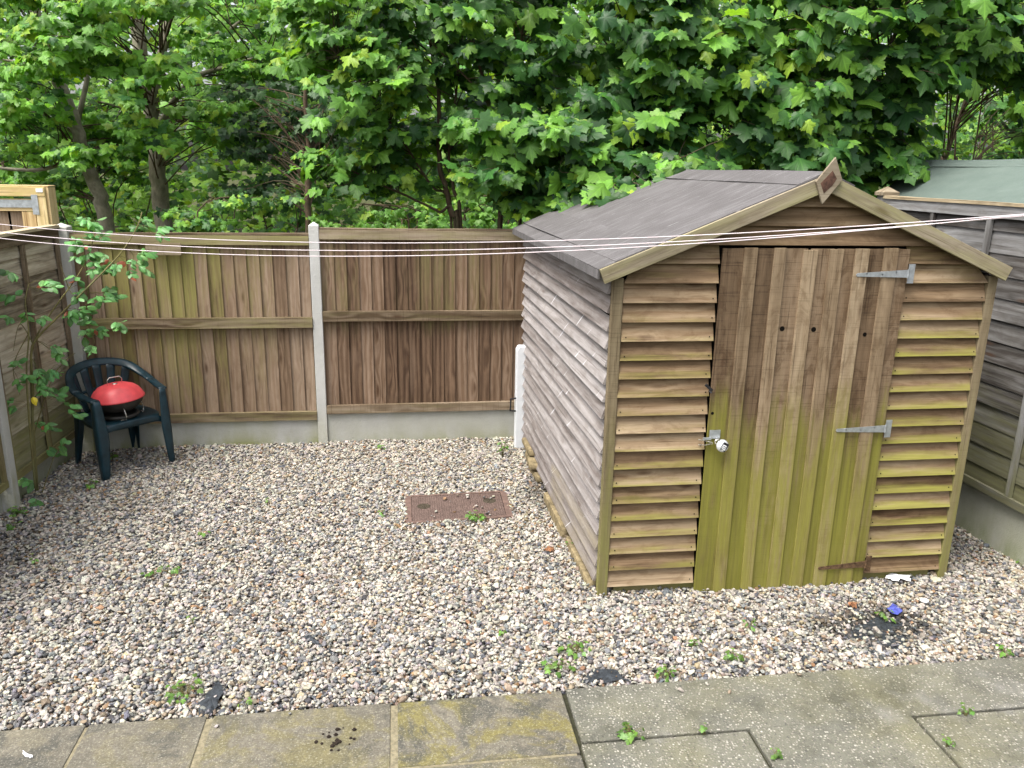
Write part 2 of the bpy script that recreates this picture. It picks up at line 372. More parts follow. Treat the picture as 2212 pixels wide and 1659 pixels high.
M['wire'] = simple('chrome_wire', (.62, .60, .55), .28, .5, .9); M['white'] = simple('white_plastic', (.56, .58, .60), .45, .4, 0, .04)
M['line'] = simple('clothesline_cord', (.52, .46, .48), .6, .3, 0, .04); M['stone'] = simple('sandstone', (.185, .148, .085), .9, .15, 0, .45, 14, .012, 40)
M['hole'] = simple('dark_hole', (.006, .005, .004), .95, .05); M['paper'] = simple('white_tape', (.82, .83, .85), .6, .3, 0, .04)
M['blue'] = simple('blue_wrapper', (.055, .07, .30), .4, .4, 0, .3, 60); M['membrane'] = simple('weed_membrane', (.022, .027, .033), .6, .4, 0, .5, 50, .004)
M['dead'] = simple('dead_leaf', (.21, .10, .05), .8, .2, 0, .4, 60); M['silver'] = simple('padlock_shell', (.66, .68, .70), .25, .5, .6, .05)
M['brick'] = simple('dark_earth_crumbs', (.02, .015, .012), .9, .1, 0, .4, 60)
# ------------------------------------------------------------------ ground
mb = MB(); mb.add([(-200, -200, -.06), (200, -200, -.06), (200, 200, -.06), (-200, 200, -.06)], [(0, 1, 2, 3)])
structure(mb.build('ground', M['wood_floor']))
mb = MB(); mb.add([(-2.9, 3.0, -.024), (4.1, 3.0, -.024), (4.1, 6.93, -.024), (-2.9, 6.93, -.024)], [(0, 1, 2, 3)])
structure(mb.build('gravel_bed', M['dirt']))
# ------------------------------------------------------------------ pebbles (one mass of gravel)
SHED_X0, SHED_X1, SHED_Y0, SHED_Y1 = 1.096, 3.287, 4.088, 6.74
SK = .022                                                            # the shed stands a touch out of square
MANH = np.array([(.008, 5.144), (.749, 5.186), (.755, 5.647), (.009, 5.619)])
def in_poly(P, poly):
    ins = np.ones(len(P), bool)
    for i in range(len(poly)):
        a, b = poly[i], poly[(i+1) % len(poly)]
        ins &= ((b[0]-a[0])*(P[:, 1]-a[1])-(b[1]-a[1])*(P[:, 0]-a[0])) > 0
    return ins
def vnoise(P, s, seed):
    r = np.random.default_rng(seed); o = np.zeros(len(P))
    for k in range(5):
        a = r.uniform(0, 6.28); f = s*r.uniform(.6, 1.8); o += np.sin((P[:, 0]*math.cos(a)+P[:, 1]*math.sin(a))*f+r.uniform(0, 6.28))
    return o/5
BARE = [(2.60, 3.62, .14, .07), (1.02, 3.30, .13, .045), (-.88, 3.36, .06, .11), (-.42, 3.72, .09, .05), (-.30, 3.62, .07, .03), (1.9, 3.37, .18, .05), (1.12, 5.75, .16, .20), (-2.5, 4.9, .2, .35)]
pts = []
for layer, (g, zc, zj) in enumerate(((.0185, -.014, .004), (.0175, -.003, .006), (.034, .007, .004))):
    xs = np.arange(-2.85, 4.0, g); ys = np.arange(3.20, 6.9, g*.93)
    X, Y = np.meshgrid(xs, ys); P = np.stack([X.ravel(), Y.ravel()], 1); P[:, 0] += np.tile(np.arange(len(ys)) % 2, (len(xs), 1)).T.ravel()*g*.5
    P += rng.uniform(-.42, .42, P.shape)*g
    edge = 3.222+.006*np.sin(P[:, 0]*9)
    k = (P[:, 1] > edge+.008) & ~((P[:, 0] > SHED_X0+.1-SK*(P[:, 1]-SHED_Y0)) & (P[:, 0] < SHED_X1-.05) & (P[:, 1] > SHED_Y0+.06) & (P[:, 1] < SHED_Y1))
    k &= ~in_poly(P, MANH); k &= P[:, 0] > -2.85+.02*(P[:, 1]-3)
    if layer:
        for (bx, by, rx, ry) in BARE:
            d = ((P[:, 0]-bx)/rx)**2+((P[:, 1]-by)/ry)**2
            k &= ~((d < 1.0+.6*vnoise(P, 40, 3)) & (rng.random(len(P)) < (.86 if layer == 1 else .95)))
    P = P[k]; und = .010*vnoise(P, 2.6, 5)+.006*vnoise(P, 9, 6)
    pts.append(np.column_stack([P, zc+und+rng.normal(0, zj, len(P))]))
# stray stones on the cover and on the paving
for n_, lo, hi, z in ((9, (.08, 5.2), (.7, 5.3), .018), (8, (.45, 5.25), (.72, 5.6), .018), (3, (.1, 5.4), (.4, 5.6), .018), (6, (-1.6, 3.1), (2.8, 3.21), .020)):
    pts.append(np.column_stack([rng.uniform(lo[0], hi[0], n_), rng.uniform(lo[1], hi[1], n_), np.full(n_, z)]))
pts = np.vstack(pts); N = len(pts)
PAL = np.array([(.60, .56, .50), (.52, .49, .45), (.33, .31, .30), (.20, .20, .215), (.13, .14, .17), (.27, .21, .165), (.43, .35, .255), (.36, .22, .13), (.055, .055, .06), (.25, .255, .285), (.46, .43, .42)])
w0 = np.array([.19, .19, .13, .10, .07, .09, .06, .018, .04, .09, .11]); w0 /= w0.sum()
w1 = np.array([.33, .25, .09, .05, .03, .07, .11, .018, .012, .03, .08]); w1 /= w1.sum()
mixw = np.clip(.5+.09*(pts[:, 0]-.3)+.17*(pts[:, 1]-4.6)+.25*vnoise(pts, 1.7, 8), 0, 1)
ci = np.where(rng.random(N) < mixw, rng.choice(11, N, p=w1), rng.choice(11, N, p=w0))
col = .64*PAL[ci]*np.array((.985, .985, .935))*rng.uniform(.70, 1.2, (N, 1))*(1+rng.normal(0, .035, (N, 3)))
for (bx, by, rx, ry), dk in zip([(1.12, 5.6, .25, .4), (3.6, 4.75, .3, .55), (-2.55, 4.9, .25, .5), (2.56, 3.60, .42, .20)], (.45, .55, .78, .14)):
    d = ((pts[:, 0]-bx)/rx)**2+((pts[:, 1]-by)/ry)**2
    m = np.clip(1.3-d, 0, 1)*(rng.random(N) < (.55 if dk < .2 else .8)); col *= (1-(1-dk)*m)[:, None]  # stones inside each oval get a darker colour
size = rng.lognormal(0, .28, N)*.0088
scl = np.column_stack([size*rng.uniform(1.0, 1.5, N), size*rng.uniform(.8, 1.05, N), size*rng.uniform(.5, .8, N)])
rot = np.column_stack([rng.normal(0, .38, N), rng.normal(0, .38, N), rng.uniform(0, 6.28, N)])
me = bpy.data.meshes.new('gravel'); me.vertices.add(N); me.vertices.foreach_set('co', pts.astype(np.float32).ravel())
for nm, d in (('rot', rot), ('scl', scl), ('pcol', np.clip(col, .01, .8))):
    a = me.attributes.new(nm, 'FLOAT_VECTOR', 'POINT'); a.data.foreach_set('vector', d.astype(np.float32).ravel())
a = me.attributes.new('idx', 'INT', 'POINT'); a.data.foreach_set('value', rng.integers(0, 5, N).astype(np.int32))
t = NT('pebble'); pc = t.attr('pcol', 'INSTANCER').outputs['Vector']
pn = t.noise(t.coord(), 1.6, 3, .6); fn = t.noise(t.coord(), 9, 2, .6)
t.bump(t.noise(t.coord(), 2.4, 2), .05, .3)
M['pebble'] = t.fin(t.mix(t.rng(fn, .4, .7, 0, .35), t.mix(t.rng(pn, .35, .65, 0, .5), pc, t.mix(1.0, pc, (.72, .68, .64), 'MULTIPLY')), t.mix(1.0, pc, (1.3, 1.3, 1.3), 'MULTIPLY')), .62, .35)
me.materials.append(M['pebble'])
gv = bpy.data.objects.new('gravel', me); sc.collection.objects.link(gv); gv['kind'] = 'stuff'
gt = bpy.data.node_groups.new('gravel_stones', 'GeometryNodeTree')
gt.interface.new_socket('Geometry', in_out='INPUT', socket_type='NodeSocketGeometry'); gt.interface.new_socket('Geometry', in_out='OUTPUT', socket_type='NodeSocketGeometry')
gN, gL = gt.nodes, gt.links
gi = gN.new('NodeGroupInput'); go = gN.new('NodeGroupOutput'); g2i = gN.new('GeometryNodeGeometryToInstance')
for k in range(5):
    ic = gN.new('GeometryNodeMeshIcoSphere'); ic.inputs['Radius'].default_value = 1; ic.inputs['Subdivisions'].default_value = 3 if k < 2 else 2
    spn = gN.new('GeometryNodeSetPosition'); nz = gN.new('ShaderNodeTexNoise'); ps = gN.new('GeometryNodeInputPosition')
    ad = gN.new('ShaderNodeVectorMath'); ad.operation = 'ADD'; ad.inputs[1].default_value = (k*7.3, k*3.1, 1)
    gL.new(ps.outputs[0], ad.inputs[0]); gL.new(ad.outputs[0], nz.inputs['Vector']); nz.inputs['Scale'].default_value = .9; nz.inputs['Detail'].default_value = 1
    sb = gN.new('ShaderNodeVectorMath'); sb.operation = 'SUBTRACT'; sb.inputs[1].default_value = (.5, .5, .5); gL.new(nz.outputs['Color'], sb.inputs[0])
    ml = gN.new('ShaderNodeVectorMath'); ml.operation = 'MULTIPLY'; ml.inputs[1].default_value = (1.5, 1.5, 1.1); gL.new(sb.outputs[0], ml.inputs[0])
    gL.new(ic.outputs['Mesh'], spn.inputs['Geometry']); gL.new(ml.outputs[0], spn.inputs['Offset'])
    ss = gN.new('GeometryNodeSetShadeSmooth'); gL.new(spn.outputs[0], ss.inputs['Geometry'])
    sm = gN.new('GeometryNodeSetMaterial'); sm.inputs['Material'].default_value = M['pebble']; gL.new(ss.outputs[0], sm.inputs['Geometry'])
    gL.new(sm.outputs[0], g2i.inputs[0])
ip = gN.new('GeometryNodeInstanceOnPoints'); gL.new(gi.outputs[0], ip.inputs['Points']); gL.new(g2i.outputs[0], ip.inputs['Instance'])
ip.inputs['Pick Instance'].default_value = True
def nattr(nm, ty):
    x = gN.new('GeometryNodeInputNamedAttribute'); x.data_type = ty; x.inputs['Name'].default_value = nm
    return [o for o in x.outputs if o.enabled and o.name == 'Attribute'][0]
gL.new(nattr('idx', 'INT'), ip.inputs['Instance Index']); gL.new(nattr('scl', 'FLOAT_VECTOR'), ip.inputs['Scale'])
er = gN.new('FunctionNodeEulerToRotation'); gL.new(nattr('rot', 'FLOAT_VECTOR'), er.inputs[0]); gL.new(er.outputs[0], ip.inputs['Rotation'])
gL.new(ip.outputs[0], go.inputs[0])
md = gv.modifiers.new('stones', 'NODES'); md.node_group = gt
# ------------------------------------------------------------------ paving
mb = MB(); PZ = .012
def slab(mb_, poly, z=PZ, th=.05, tint=None):
    P = [(x, y, z-th) for x, y in poly]; mb_.prism(P, (0, 0, th), tint=tint or (rng.random(), rng.random(), rng.random()))
g = .006
for x0, x1, ti in ((-3.3, -1.395, (.9, .5, .1)), (-1.385, -.888, (.6, .5, .25)), (-.862, -.080, (.2, .5, .55)), (-.052, .716, (1., .5, 1.))):
    mb.add(*(lambda q: (q, [(0, 1, 2, 3), (0, 4, 5, 1), (1, 5, 6, 2), (2, 6, 7, 3), (3, 7, 4, 0)]))([(x0+.004, 2.80, PZ), (x1, 2.80, PZ), (x1-.002, 3.214, PZ), (x0+.002, 3.212, PZ), (x0+.004, 2.80, -.04), (x1, 2.80, -.04), (x1, 3.214, -.04), (x0, 3.212, -.04)]), tint=ti)
    mb.box((x0, 1.2, -.04), (x1, 2.785, PZ-.001), tint=(rng.random(), .5), alg=lambda l, u: .4)
structure(mb.build('patio', M['slab'], bevel=.004))
mb = MB(); mb.box((-3.3, 1.2, -.05), (.70, 3.20, PZ-.005)); structure(mb.build('mortar_bed', M['mortar']))
mb = MB()
for x0, x1, y0, y1 in ((.738, 3.9, 2.862, 3.226), (.730, 1.478, 2.10, 2.848), (1.496, 2.268, 2.10, 2.862+.0), (2.284, 3.9, 2.10, 2.846)):
    if x0 == 1.496: y1 = 2.8625
    mb.box((x0, y0, -.05), (x1, y1-(.0 if y1 > 3 else .0), PZ))
structure(mb.build('pavement', M['agg'], bevel=.006))
mb = MB(); mb.box((.715, 2.0, -.06), (4.0, 3.215, PZ-.022)); structure(mb.build('joint_bed', M['joint']))
# droppings-like dark crumbs on the slab
mb = MB()
for k in range(26):
    c = np.array([-.30, 2.985])+rng.normal(0, 1, 2)*np.array([.045, .035]); r = rng.uniform(.004, .011)
    mb.lathe([(r*.6, -.001), (r, .003), (r*.6, r*.8)], (c[0], c[1], PZ), n=6)
tag(mb.build('earth_crumbs', M['brick']), 'small dark cluster of earth crumbs on the smooth patio slab', 'crumbs')
# ------------------------------------------------------------------ back fence
BY = 6.905
def conc_post(name, label, x, y, top, w=.082, point=.03, alg=.25):
    mb = MB(); h = w/2; zz = [-.1, .12, .35, .8, 1.3, top-point]
    V = []; T = []
    for z in zz:
        for dx, dy in ((-h, -h), (h, -h), (h, h), (-h, h)):
            V.append((x+dx, y+dy, z)); T.append((.5, .5, alg*(1.6 if z < .2 else .5)))
    V.append((x, y, top)); T.append((.5, .5, 0)); n = len(zz)
    F = [(i*4+k, i*4+(k+1) % 4, i*4+4+(k+1) % 4, i*4+4+k) for i in range(n-1) for k in range(4)]+[((n-1)*4+k, (n-1)*4+(k+1) % 4, n*4) for k in range(4)]
    mb.add(V, F, None, T); o = mb.build(name, M['conc_post'], bevel=.004); return tag(o, label, 'fence post', 'fence posts')
conc_post('concrete_post', 'square pale concrete post between the two brown back fence panels', -.703, BY, 1.925)
conc_post('concrete_post', 'weathered concrete corner post behind the rose and the garden chair', -2.655, BY-.01, 1.90, w=.115, alg=.6)
def gboard(label, p0, p1, z0, z1, mat, th=.05, alg=.8, group='concrete gravel boards under the fences'):
    mb = MB(); p0, p1 = np.array(p0), np.array(p1); d = p1-p0; L = np.linalg.norm(d); d /= L; nrm = np.array([-d[1], d[0], 0])
    mb.board((*p0, z0), L, (*d, 0), (0, 0, 1), nrm, z1-z0, th, seg=10, wv=4, alg=lambda l, u: alg*(1.25 if u < .3 else (.6 if u < .55 else (.3 if u < .8 else .55))))
    return tag(mb.build('gravel_board', mat, bevel=.004), label, 'gravel board', group)
gboard('pale concrete gravel board behind the garden chair, under the greenish fence panel', (-2.62, BY-.02), (-.745, BY-.02), -.08, .225, M['conc_board'])
gboard('pale concrete gravel board between the middle post and the shed', (-.660, BY-.02), (1.17, BY-.02), -.08, .275, M['conc_board'], alg=.45)
def close_board(label, x0, x1, zb, zt, mat, mrail, algf, light):
    root = thing('wooden_fence', label, 'fence panel', ((x0+x1)/2, BY, zb), 'close boarded back fence panels')
    mb = MB(); n = 18; pw = (x1-x0)/n
    for i in range(n):
        x = x0+i*pw; w = pw*1.12 if i < n-1 else pw
        tl = rng.uniform(-.012, .006); a0 = rng.uniform(.1, 1)
        mb.board((x+w-pw*.06, BY+.012, zb+.02), zt-zb-.02+tl, (0, 0, 1), (-1, 0, 0), (0, -1, 0), w, .019+.002*rng.random(), seg=8, T2=.004, warp=.002,
                 alg=lambda l, u, a0=a0, i=i: algf(i/n, l)*a0)
    wbuild(mb, 'board_panel', mat, root)
    mb = MB()
    for z, h, y, d in ((zb, .075, BY-.045, .04), (zb+(zt-zb)*.515, .085, BY-.052, .046), (zt-.085, .075, BY-.042, .036)):
        mb = MB(); mb.board((x0, y, z), x1-x0, (1, 0, 0), (0, 0, 1), (0, 1, 0), h, d, seg=8, warp=.002, alg=lambda l, u: light*(.9 if z > 1.5 else .4)*rng.uniform(.3, 1))
        wbuild(mb, 'rail', mrail, root)
    mb = MB(); mb.board((x0-.01, BY-.03, zt-.008), (x1-x0)+.02, (1, 0, 0), (0, 1, 0), (0, 0, 1), .05, .016, seg=6, warp=.003)
    wbuild(mb, 'capping', M['rail'], root)
    return root
pA = close_board('greenish tan back fence panel with a short patch board under its top rail', -2.62, -.746, .225, 1.82, M['fence_a'], M['rail'],
            lambda i, l: max(0, 1-abs(i-.34)*1.6)*(.15+1.1*l), .9)
mb = MB(); mb.board((-2.02, BY-.062, 1.655), .27, (1, 0, 0), (0, 0, 1), (0, -1, 0), .095, .016, alg=lambda l, u: .25); wbuild(mb, 'patch_board', M['rail'], pA)
pB = close_board('dark brown grained back fence panel between middle post and shed', -.660, 1.17, .275, 1.868, M['fence_b'], M['rail'], lambda i, l: .35*(l > .4), .35)
# ------------------------------------------------------------------ lapped side panels
def lap_panel(name, label, p0, p1, z0, z1, mat, mbat, nb, nbat, face, root_label_cat='fence panel', group=None, capm=None, alg=None, frame=.05):
    """face: +1 shows its battens towards +X, -1 towards -X"""
    p0, p1 = np.array(p0, float), np.array(p1, float); d = p1-p0; L = np.linalg.norm(d); d /= L
    nr = np.array([face*abs(d[1]), -face*d[0]*np.sign(d[1]) if d[1] else 0, 0]); d3 = np.array([*d, 0])
    c = (p0+p1)/2; root = thing(name, label, root_label_cat, (c[0], c[1], z0), group)
    mb = MB(); ph = (z1-z0)/nb
    for i in range(nb):
        mb.board((*p0, z0+i*ph-.012)+nr*(.0), L, d3, (0, 0, 1), nr, ph+.03, .020, seg=10, T2=.007, warp=.003, alg=alg and (lambda l, u, i=i: alg(i/nb, u)))
    wbuild(mb, 'lapped_boards', mat, root)
    for k in range(nbat):
        q = p0+d*(L*(k/(nbat-1)) if nbat > 1 else L/2); q = q-d*(.04*(k/(nbat-1)) if nbat > 1 else 0)
        mb = MB(); mb.board((*q, z0-.01)+nr*.026, z1-z0, (0, 0, 1), d3, nr, .04, .022, seg=4, alg=alg and (lambda l, u: alg(l, .5)*.9)); wbuild(mb, 'batten', mbat, root)
    mb = MB(); mb.board((*p0, z1-.07)+nr*.030, L, d3, (0, 0, 1), nr, .075, .022, seg=5); wbuild(mb, 'top_rail', mbat, root)
    mb = MB(); mb.board((*p0, z0-.02)+nr*.030, L, d3, (0, 0, 1), nr, .05, .022, seg=5, alg=lambda l, u: .7); wbuild(mb, 'bottom_rail', mbat, root)
    mb = MB(); mb.board((*p0, z1+.006)-nr*.012, L, d3, nr, (0, 0, 1), .075, .022, seg=5, warp=.002); wbuild(mb, 'capping', capm or mbat, root)
    return root
LX = lambda y: -2.766+.040*(y-5.5)
lap_panel('wooden_fence', 'narrow grey-tan lapped panel between the left post and corner post, behind the rose', (LX(5.70), 5.70), (LX(6.84), 6.84), .21, 1.86, M['tan_lap'], M['rail'], 11, 3, 1,
          group='lapped side fence panels', capm=M['cap'], alg=lambda i, u: .75*max(0, 1-i*2.2))
lap_panel('wooden_fence', 'nearest left lapped panel, cut by the left edge of the photo', (LX(3.8), 3.8), (LX(5.60), 5.60), .21, 1.88, M['tan_lap'], M['rail'], 11, 4, 1,
          group='lapped side fence panels', capm=M['cap'], alg=lambda i, u: .5*max(0, 1-i*2))
conc_post('concrete_post', 'left side concrete post at the photo edge, in front of the rose', LX(5.65)+.02, 5.65, 1.93, w=.09, alg=.7)
gboard('mossy gravel board at the left edge, near side of the left post', (LX(5.60)-.01, 5.60), (LX(3.8)-.01, 3.8), -.08, .205, M['conc_green'], th=-.05, alg=1)
gboard('mossy gravel board under the rose in the left back corner', (LX(6.86)-.01, 6.86), (LX(5.70)-.01, 5.70), -.08, .20, M['conc_green'], th=-.05, alg=1)
RX = lambda y: 3.870-.030*(y-4.12)
yP = 6.05
lap_panel('wooden_fence', 'tall grey lapped fence panel on the right, beside the shed', (RX(3.72), 3.72), (RX(6.0), 6.0), .38, 2.20, M['grey_lap'], M['grey_lap'], 13, 5, -1,
          group='lapped side fence panels', capm=M['cap'], alg=lambda i, u: .9*max(0, 1-i*2.4))
lap_panel('wooden_fence', 'nearest grey lapped panel cut by the right edge of the photo', (RX(2.0), 2.0), (RX(3.66), 3.66), .38, 2.20, M['grey_lap'], M['grey_lap'], 13, 5, -1,
          group='lapped side fence panels', capm=M['cap'], alg=lambda i, u: .9*max(0, 1-i*2.4))
lap_panel('wooden_fence', 'far grey lapped panel mostly hidden behind the shed roof', (RX(6.12), 6.12), (RX(7.0), 7.0), .38, 2.16, M['grey_lap'], M['grey_lap'], 13, 3, -1,
          group='lapped side fence panels', capm=M['cap'])
gboard('tall mossy gravel board under the right fence beside the shed', (RX(3.70)+.0, 3.70), (RX(7.0), 7.0), -.1, .365, M['conc_green'], th=-.05, alg=.7)
gboard('mossy gravel board at the right edge of the photo, nearest the paving', (RX(2.0), 2.0), (RX(3.69), 3.69), -.1, .362, M['conc_green'], th=-.05, alg=.6)
def wood_post(label, x, y, top):
    root = thing('timber_post', label, 'fence post', (x, y, 0), 'timber fence posts')
    mb = MB(); mb.box((x-.05, y-.05, -.1), (x+.05, y+.05, top-.06)); wbuild(mb, 'shaft', M['grey_lap'], root)
    mb = MB(); V = [(x-.065, y-.065, top-.06), (x+.065, y-.065, top-.06), (x+.065, y+.065, top-.06), (x-.065, y+.065, top-.06), (x-.065, y-.065, top-.035), (x+.065, y-.065, top-.035), (x+.065, y+.065, top-.035), (x-.065, y+.065, top-.035), (x, y, top+.01)]
    mb.add(V, [(3, 2, 1, 0), (0, 1, 5, 4), (1, 2, 6, 5), (2, 3, 7, 6), (3, 0, 4, 7), (4, 5, 8), (5, 6, 8), (6, 7, 8), (7, 4, 8)]); wbuild(mb, 'post_cap', M['barge'], root)
wood_post('timber post with pointed cap rising just behind the shed roof on the right', RX(yP), yP, 2.285)
# ------------------------------------------------------------------ shed
sh = thing('garden_shed', 'weathered wooden garden shed with algae stained door and grey felt roof', 'shed', (2.19, 5.4, 0))
sk = lambda V: np.column_stack([V[:, 0]-SK*(V[:, 1]-SHED_Y0), V[:, 1], V[:, 2]])
def spart(mb, name, mat, parent=None, **k): return wbuild(mb, name, mat, parent or sh, xf=sk, **k)
X0, X1, Y0, Y1 = SHED_X0, SHED_X1, SHED_Y0, SHED_Y1
RXc, RZ = 2.192, 2.366; EXL, EXR, EZL, EZR = 1.020, 3.312, 1.880, 1.893
DL, DR, DT = 1.672, 2.728, 2.012
pitch = .1035
def lap_row(mb, xa, xb, z, h, y, alg, warp=.002, cut=False, tint=None):
    # board face tilts: bottom edge stands proud
    out = .030; a = math.atan2(out-.004, h)
    ay = np.array([0, math.sin(a), math.cos(a)]); azn = np.array([0, -math.cos(a), math.sin(a)])
    tr = (0, 0, 0, 0)
    if cut:
        xl = lambda q: RXc-(RZ-.022-q)*(RXc-EXL)/(RZ-EZL); xr_ = lambda q: RXc+(RZ-.022-q)*(EXR-RXc)/(RZ-EZR)
        hh = min(h+.02, RZ-.028-z); h = hh-.02
        tr = (max(0, xl(z)-xa), max(0, xl(z+hh)-xa), max(0, xb-xr_(z)), max(0, xb-xr_(z+hh)))
        if xb-xa-tr[0]-tr[2] < .03: return
        if xb-xa-tr[1]-tr[3] < .01: tr = (tr[0], max(0, min(tr[1], xb-xa-.01)), tr[2], max(0, xb-xa-.01-min(tr[1], xb-xa-.01)))
    mb.board((xa, y-out+.010, z), xb-xa, (1, 0, 0), ay, azn, h+.02, .012, seg=5, T2=.006, warp=warp, wv=5, alg=alg, trim=tr, tint=tint,
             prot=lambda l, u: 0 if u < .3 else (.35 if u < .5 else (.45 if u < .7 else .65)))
    if not cut:
        for xn in (xa+.022, xb-.022):
            q = np.array((xn+rng.normal(0, .004), y-out+.010, z))+ay*.022+azn*.0128; rn = .0042
            mb.add([q+rn*(math.cos(k*1.047)*np.array((1., 0, 0))+math.sin(k*1.047)*ay) for k in range(6)], [tuple(range(6))], mat=1)
roof_z = lambda x: (EZL+(RZ-EZL)*(x-EXL)/(RXc-EXL)) if x < RXc else (EZR+(RZ-EZR)*(EXR-x)/(EXR-RXc))
for nm, xa, xb, amt in (('left_cladding', X0+.056, DL-.006, .5), ('right_cladding', DR+.006, X1-.052, 1.0)):
    mb = MB()
    for i in range(18):
        z = .055+i*pitch
        if i > 16: break
        zt = z+pitch
        a_ = amt*(.9 if i < 9 else .62)*rng.uniform(.55, 1.1) if nm[0] == 'r' else amt*(.85 if i in (1, 2, 3, 4, 5, 6, 7, 12, 13) else .5)*rng.uniform(.6, 1.1)
        if i == 0 or i > 15: a_ *= .25
        lap_row(mb, xa+rng.uniform(-.004, .002), xb, z, pitch, Y0, lambda l, u, a_=a_: a_*(1.0 if u < .05 else (.62 if u < .25 else (.22 if u < .45 else 0))))
    spart(mb, 'wall_cladding', [M['lap'], M['hole']])
mb = MB()
for i in range(4): lap_row(mb, X0+.05, X1-.05, DT+.004+i*.100, .100, Y0, lambda l, u: .03, warp=.0015, cut=True, tint=(.3+.15*i,))
for xa, xb in ((X0+.056, DL-.006), (DR+.006, X1-.052)):
    for k in (17, 18): lap_row(mb, xa, xb, .055+k*pitch, pitch if k == 17 else DT-.055-18*pitch-.012, Y0, lambda l, u: .12, cut=True)
spart(mb, 'gable_cladding', M['lap'])
# inner front wall (behind the laps), rear and right walls
mb = MB(); mb.prism([(X0+.02, Y0+.012, .03), (X1-.02, Y0+.012, .03), (X1-.02, Y0+.012, EZR-.05), (RXc, Y0+.012, RZ-.04), (X0+.02, Y0+.012, EZL-.05)], (0, .02, 0)); spart(mb, 'front_lining', M['hole'])
mb = MB(); mb.prism([(X0+.02, Y1-.02, .03), (X1-.02, Y1-.02, .03), (X1-.02, Y1-.02, EZR-.05), (RXc, Y1-.02, RZ-.04), (X0+.02, Y1-.02, EZL-.05)], (0, .02, 0)); spart(mb, 'rear_wall', M['side'])
for nm, x, sg in (('side_cladding', X0, -1), ('side_cladding', X1, 1)):
    mb = MB()
    n_ = 18; pp = (EZL-.03-.075)/n_
    for i in range(n_):
        z = .075+i*pp; out = .030; a = math.atan2(out-.004, pp)
        ay = np.array([-sg*math.sin(a), 0, math.cos(a)]); az = np.array([sg*math.cos(a), 0, math.sin(a)])
        br = i >= n_-2
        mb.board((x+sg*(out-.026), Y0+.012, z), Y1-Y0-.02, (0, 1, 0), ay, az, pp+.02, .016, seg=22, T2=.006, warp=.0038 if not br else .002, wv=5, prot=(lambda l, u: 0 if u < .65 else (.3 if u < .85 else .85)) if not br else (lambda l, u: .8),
                 alg=lambda l, u, i=i: .35 if i < 3 and l < .5 else 0, tint=(rng.uniform(.25, .8),))
    spart(mb, nm, M['side'])
    mb = MB(); mb.box((x+(.012 if sg < 0 else -.03), Y0+.03, .05), (x+(.03 if sg < 0 else -.012), Y1-.03, EZL-.06)); spart(mb, 'side_lining', M['hole'])
def post(xa, xb, ya, yb, z0, z1, alg): 
    mb = MB(); mb.board((xa, ya, z0), z1-z0, (0, 0, 1), (1, 0, 0), (0, 1, 0), xb-xa, yb-ya, seg=10, alg=alg); spart(mb, 'corner_trim', M['post'], bevel=.002)
post(X0-.002, X0+.054, Y0-.030, Y0+.012, -.005, 1.845, lambda l, u: .75*max(0, 1-l*1.5))
post(X1-.050, X1+.004, Y0-.030, Y0+.012, -.005, 1.855, lambda l, u: .7*max(0, 1-l*1.3))
# roof
def roof_plane(xe, ze):
    mb = MB(); xr, zr = RXc, RZ+.012; Ya, Yb = Y0-.062, Y1+.07
    dx, dz = xe-xr, (ze+.006)-zr; L = math.hypot(dx, dz); ax = np.array([dx/L, 0, dz/L]); nrm = np.array([-dz/L, 0, dx/L])
    if nrm[2] < 0: nrm = -nrm
    mb.board((xr, Ya, zr), Yb-Ya, (0, 1, 0), ax, nrm, L+.012, .012, seg=14, wv=8, warp=.0035, tint=(.5, .5))
    # felt turned down over the eave
    ex = xr+ax[0]*(L+.012); ez = zr+ax[2]*(L+.012)
    mb.board((ex, Ya+.002, ez-.036), Yb-Ya-.004, (0, 1, 0), (0, 0, 1), (np.sign(dx), 0, 0), .046, .010, seg=14, warp=.002, tint=(.5, .5))
    return mb
mb = roof_plane(EXL, EZL); mb2 = roof_plane(EXR, EZR)
rf = spart(mb, 'roof_felt', M['felt']); spart(mb2, 'roof_felt', M['felt'])
mb = MB()
for sgn, xe, ze in ((-1, EXL, EZL), (1, EXR, EZR)):
    dx, dz = xe-RXc, ze-RZ; L = math.hypot(dx, dz); ax = np.array([dx/L, 0, dz/L]); nrm = np.array([-dz/L, 0, dx/L]); nrm = nrm if nrm[2] > 0 else -nrm
    mb.board((RXc, Y0-.060, RZ+.0255), Y1-Y0+.128, (0, 1, 0), ax, nrm, .17, .006, seg=14, warp=.003, tint=(.5, .5))
    if sgn < 0: mb.board(np.array((RXc, Y0-.061, RZ+.024))+ax*.93, Y1-Y0+.13, (0, 1, 0), ax, nrm, .26, .0035, seg=14, warp=.001, tint=(.4, .5))
spart(mb, 'ridge_felt', M['felt'])
for xe, ze, alg in ((EXL-.0, EZL, .2), (EXR+.0, EZR, .25)):
    mb = MB(); dx, dz = xe-RXc, ze-RZ; L = math.hypot(dx, dz); ax = np.array([dx/L, 0, dz/L]); dn = np.array([dz/L, 0, -dx/L]); dn = dn if dn[2] < 0 else -dn
    mb.board((RXc, Y0-.082, RZ+.020), L+.015, ax, dn, (0, 1, 0), .078, .020, seg=6, alg=lambda l, u: alg); spart(mb, 'bargeboard', M['barge'], bevel=.002)
mb = MB(); yf = Y0-.098
cx, cz = 2.184, 2.352
mb.prism([(cx+.022, yf, cz+.118), (cx+.072, yf, cz+.006), (cx-.022, yf, cz-.116), (cx-.070, yf, cz-.004)], (0, .015, 0), tint=(.75, .4, 0)); fin_ = spart(mb, 'finial', M['barge'], bevel=.0015)
M['stain'] = simple('brown_wood_stain', (.085, .045, .032), .8, .2, 0, .5, 45)
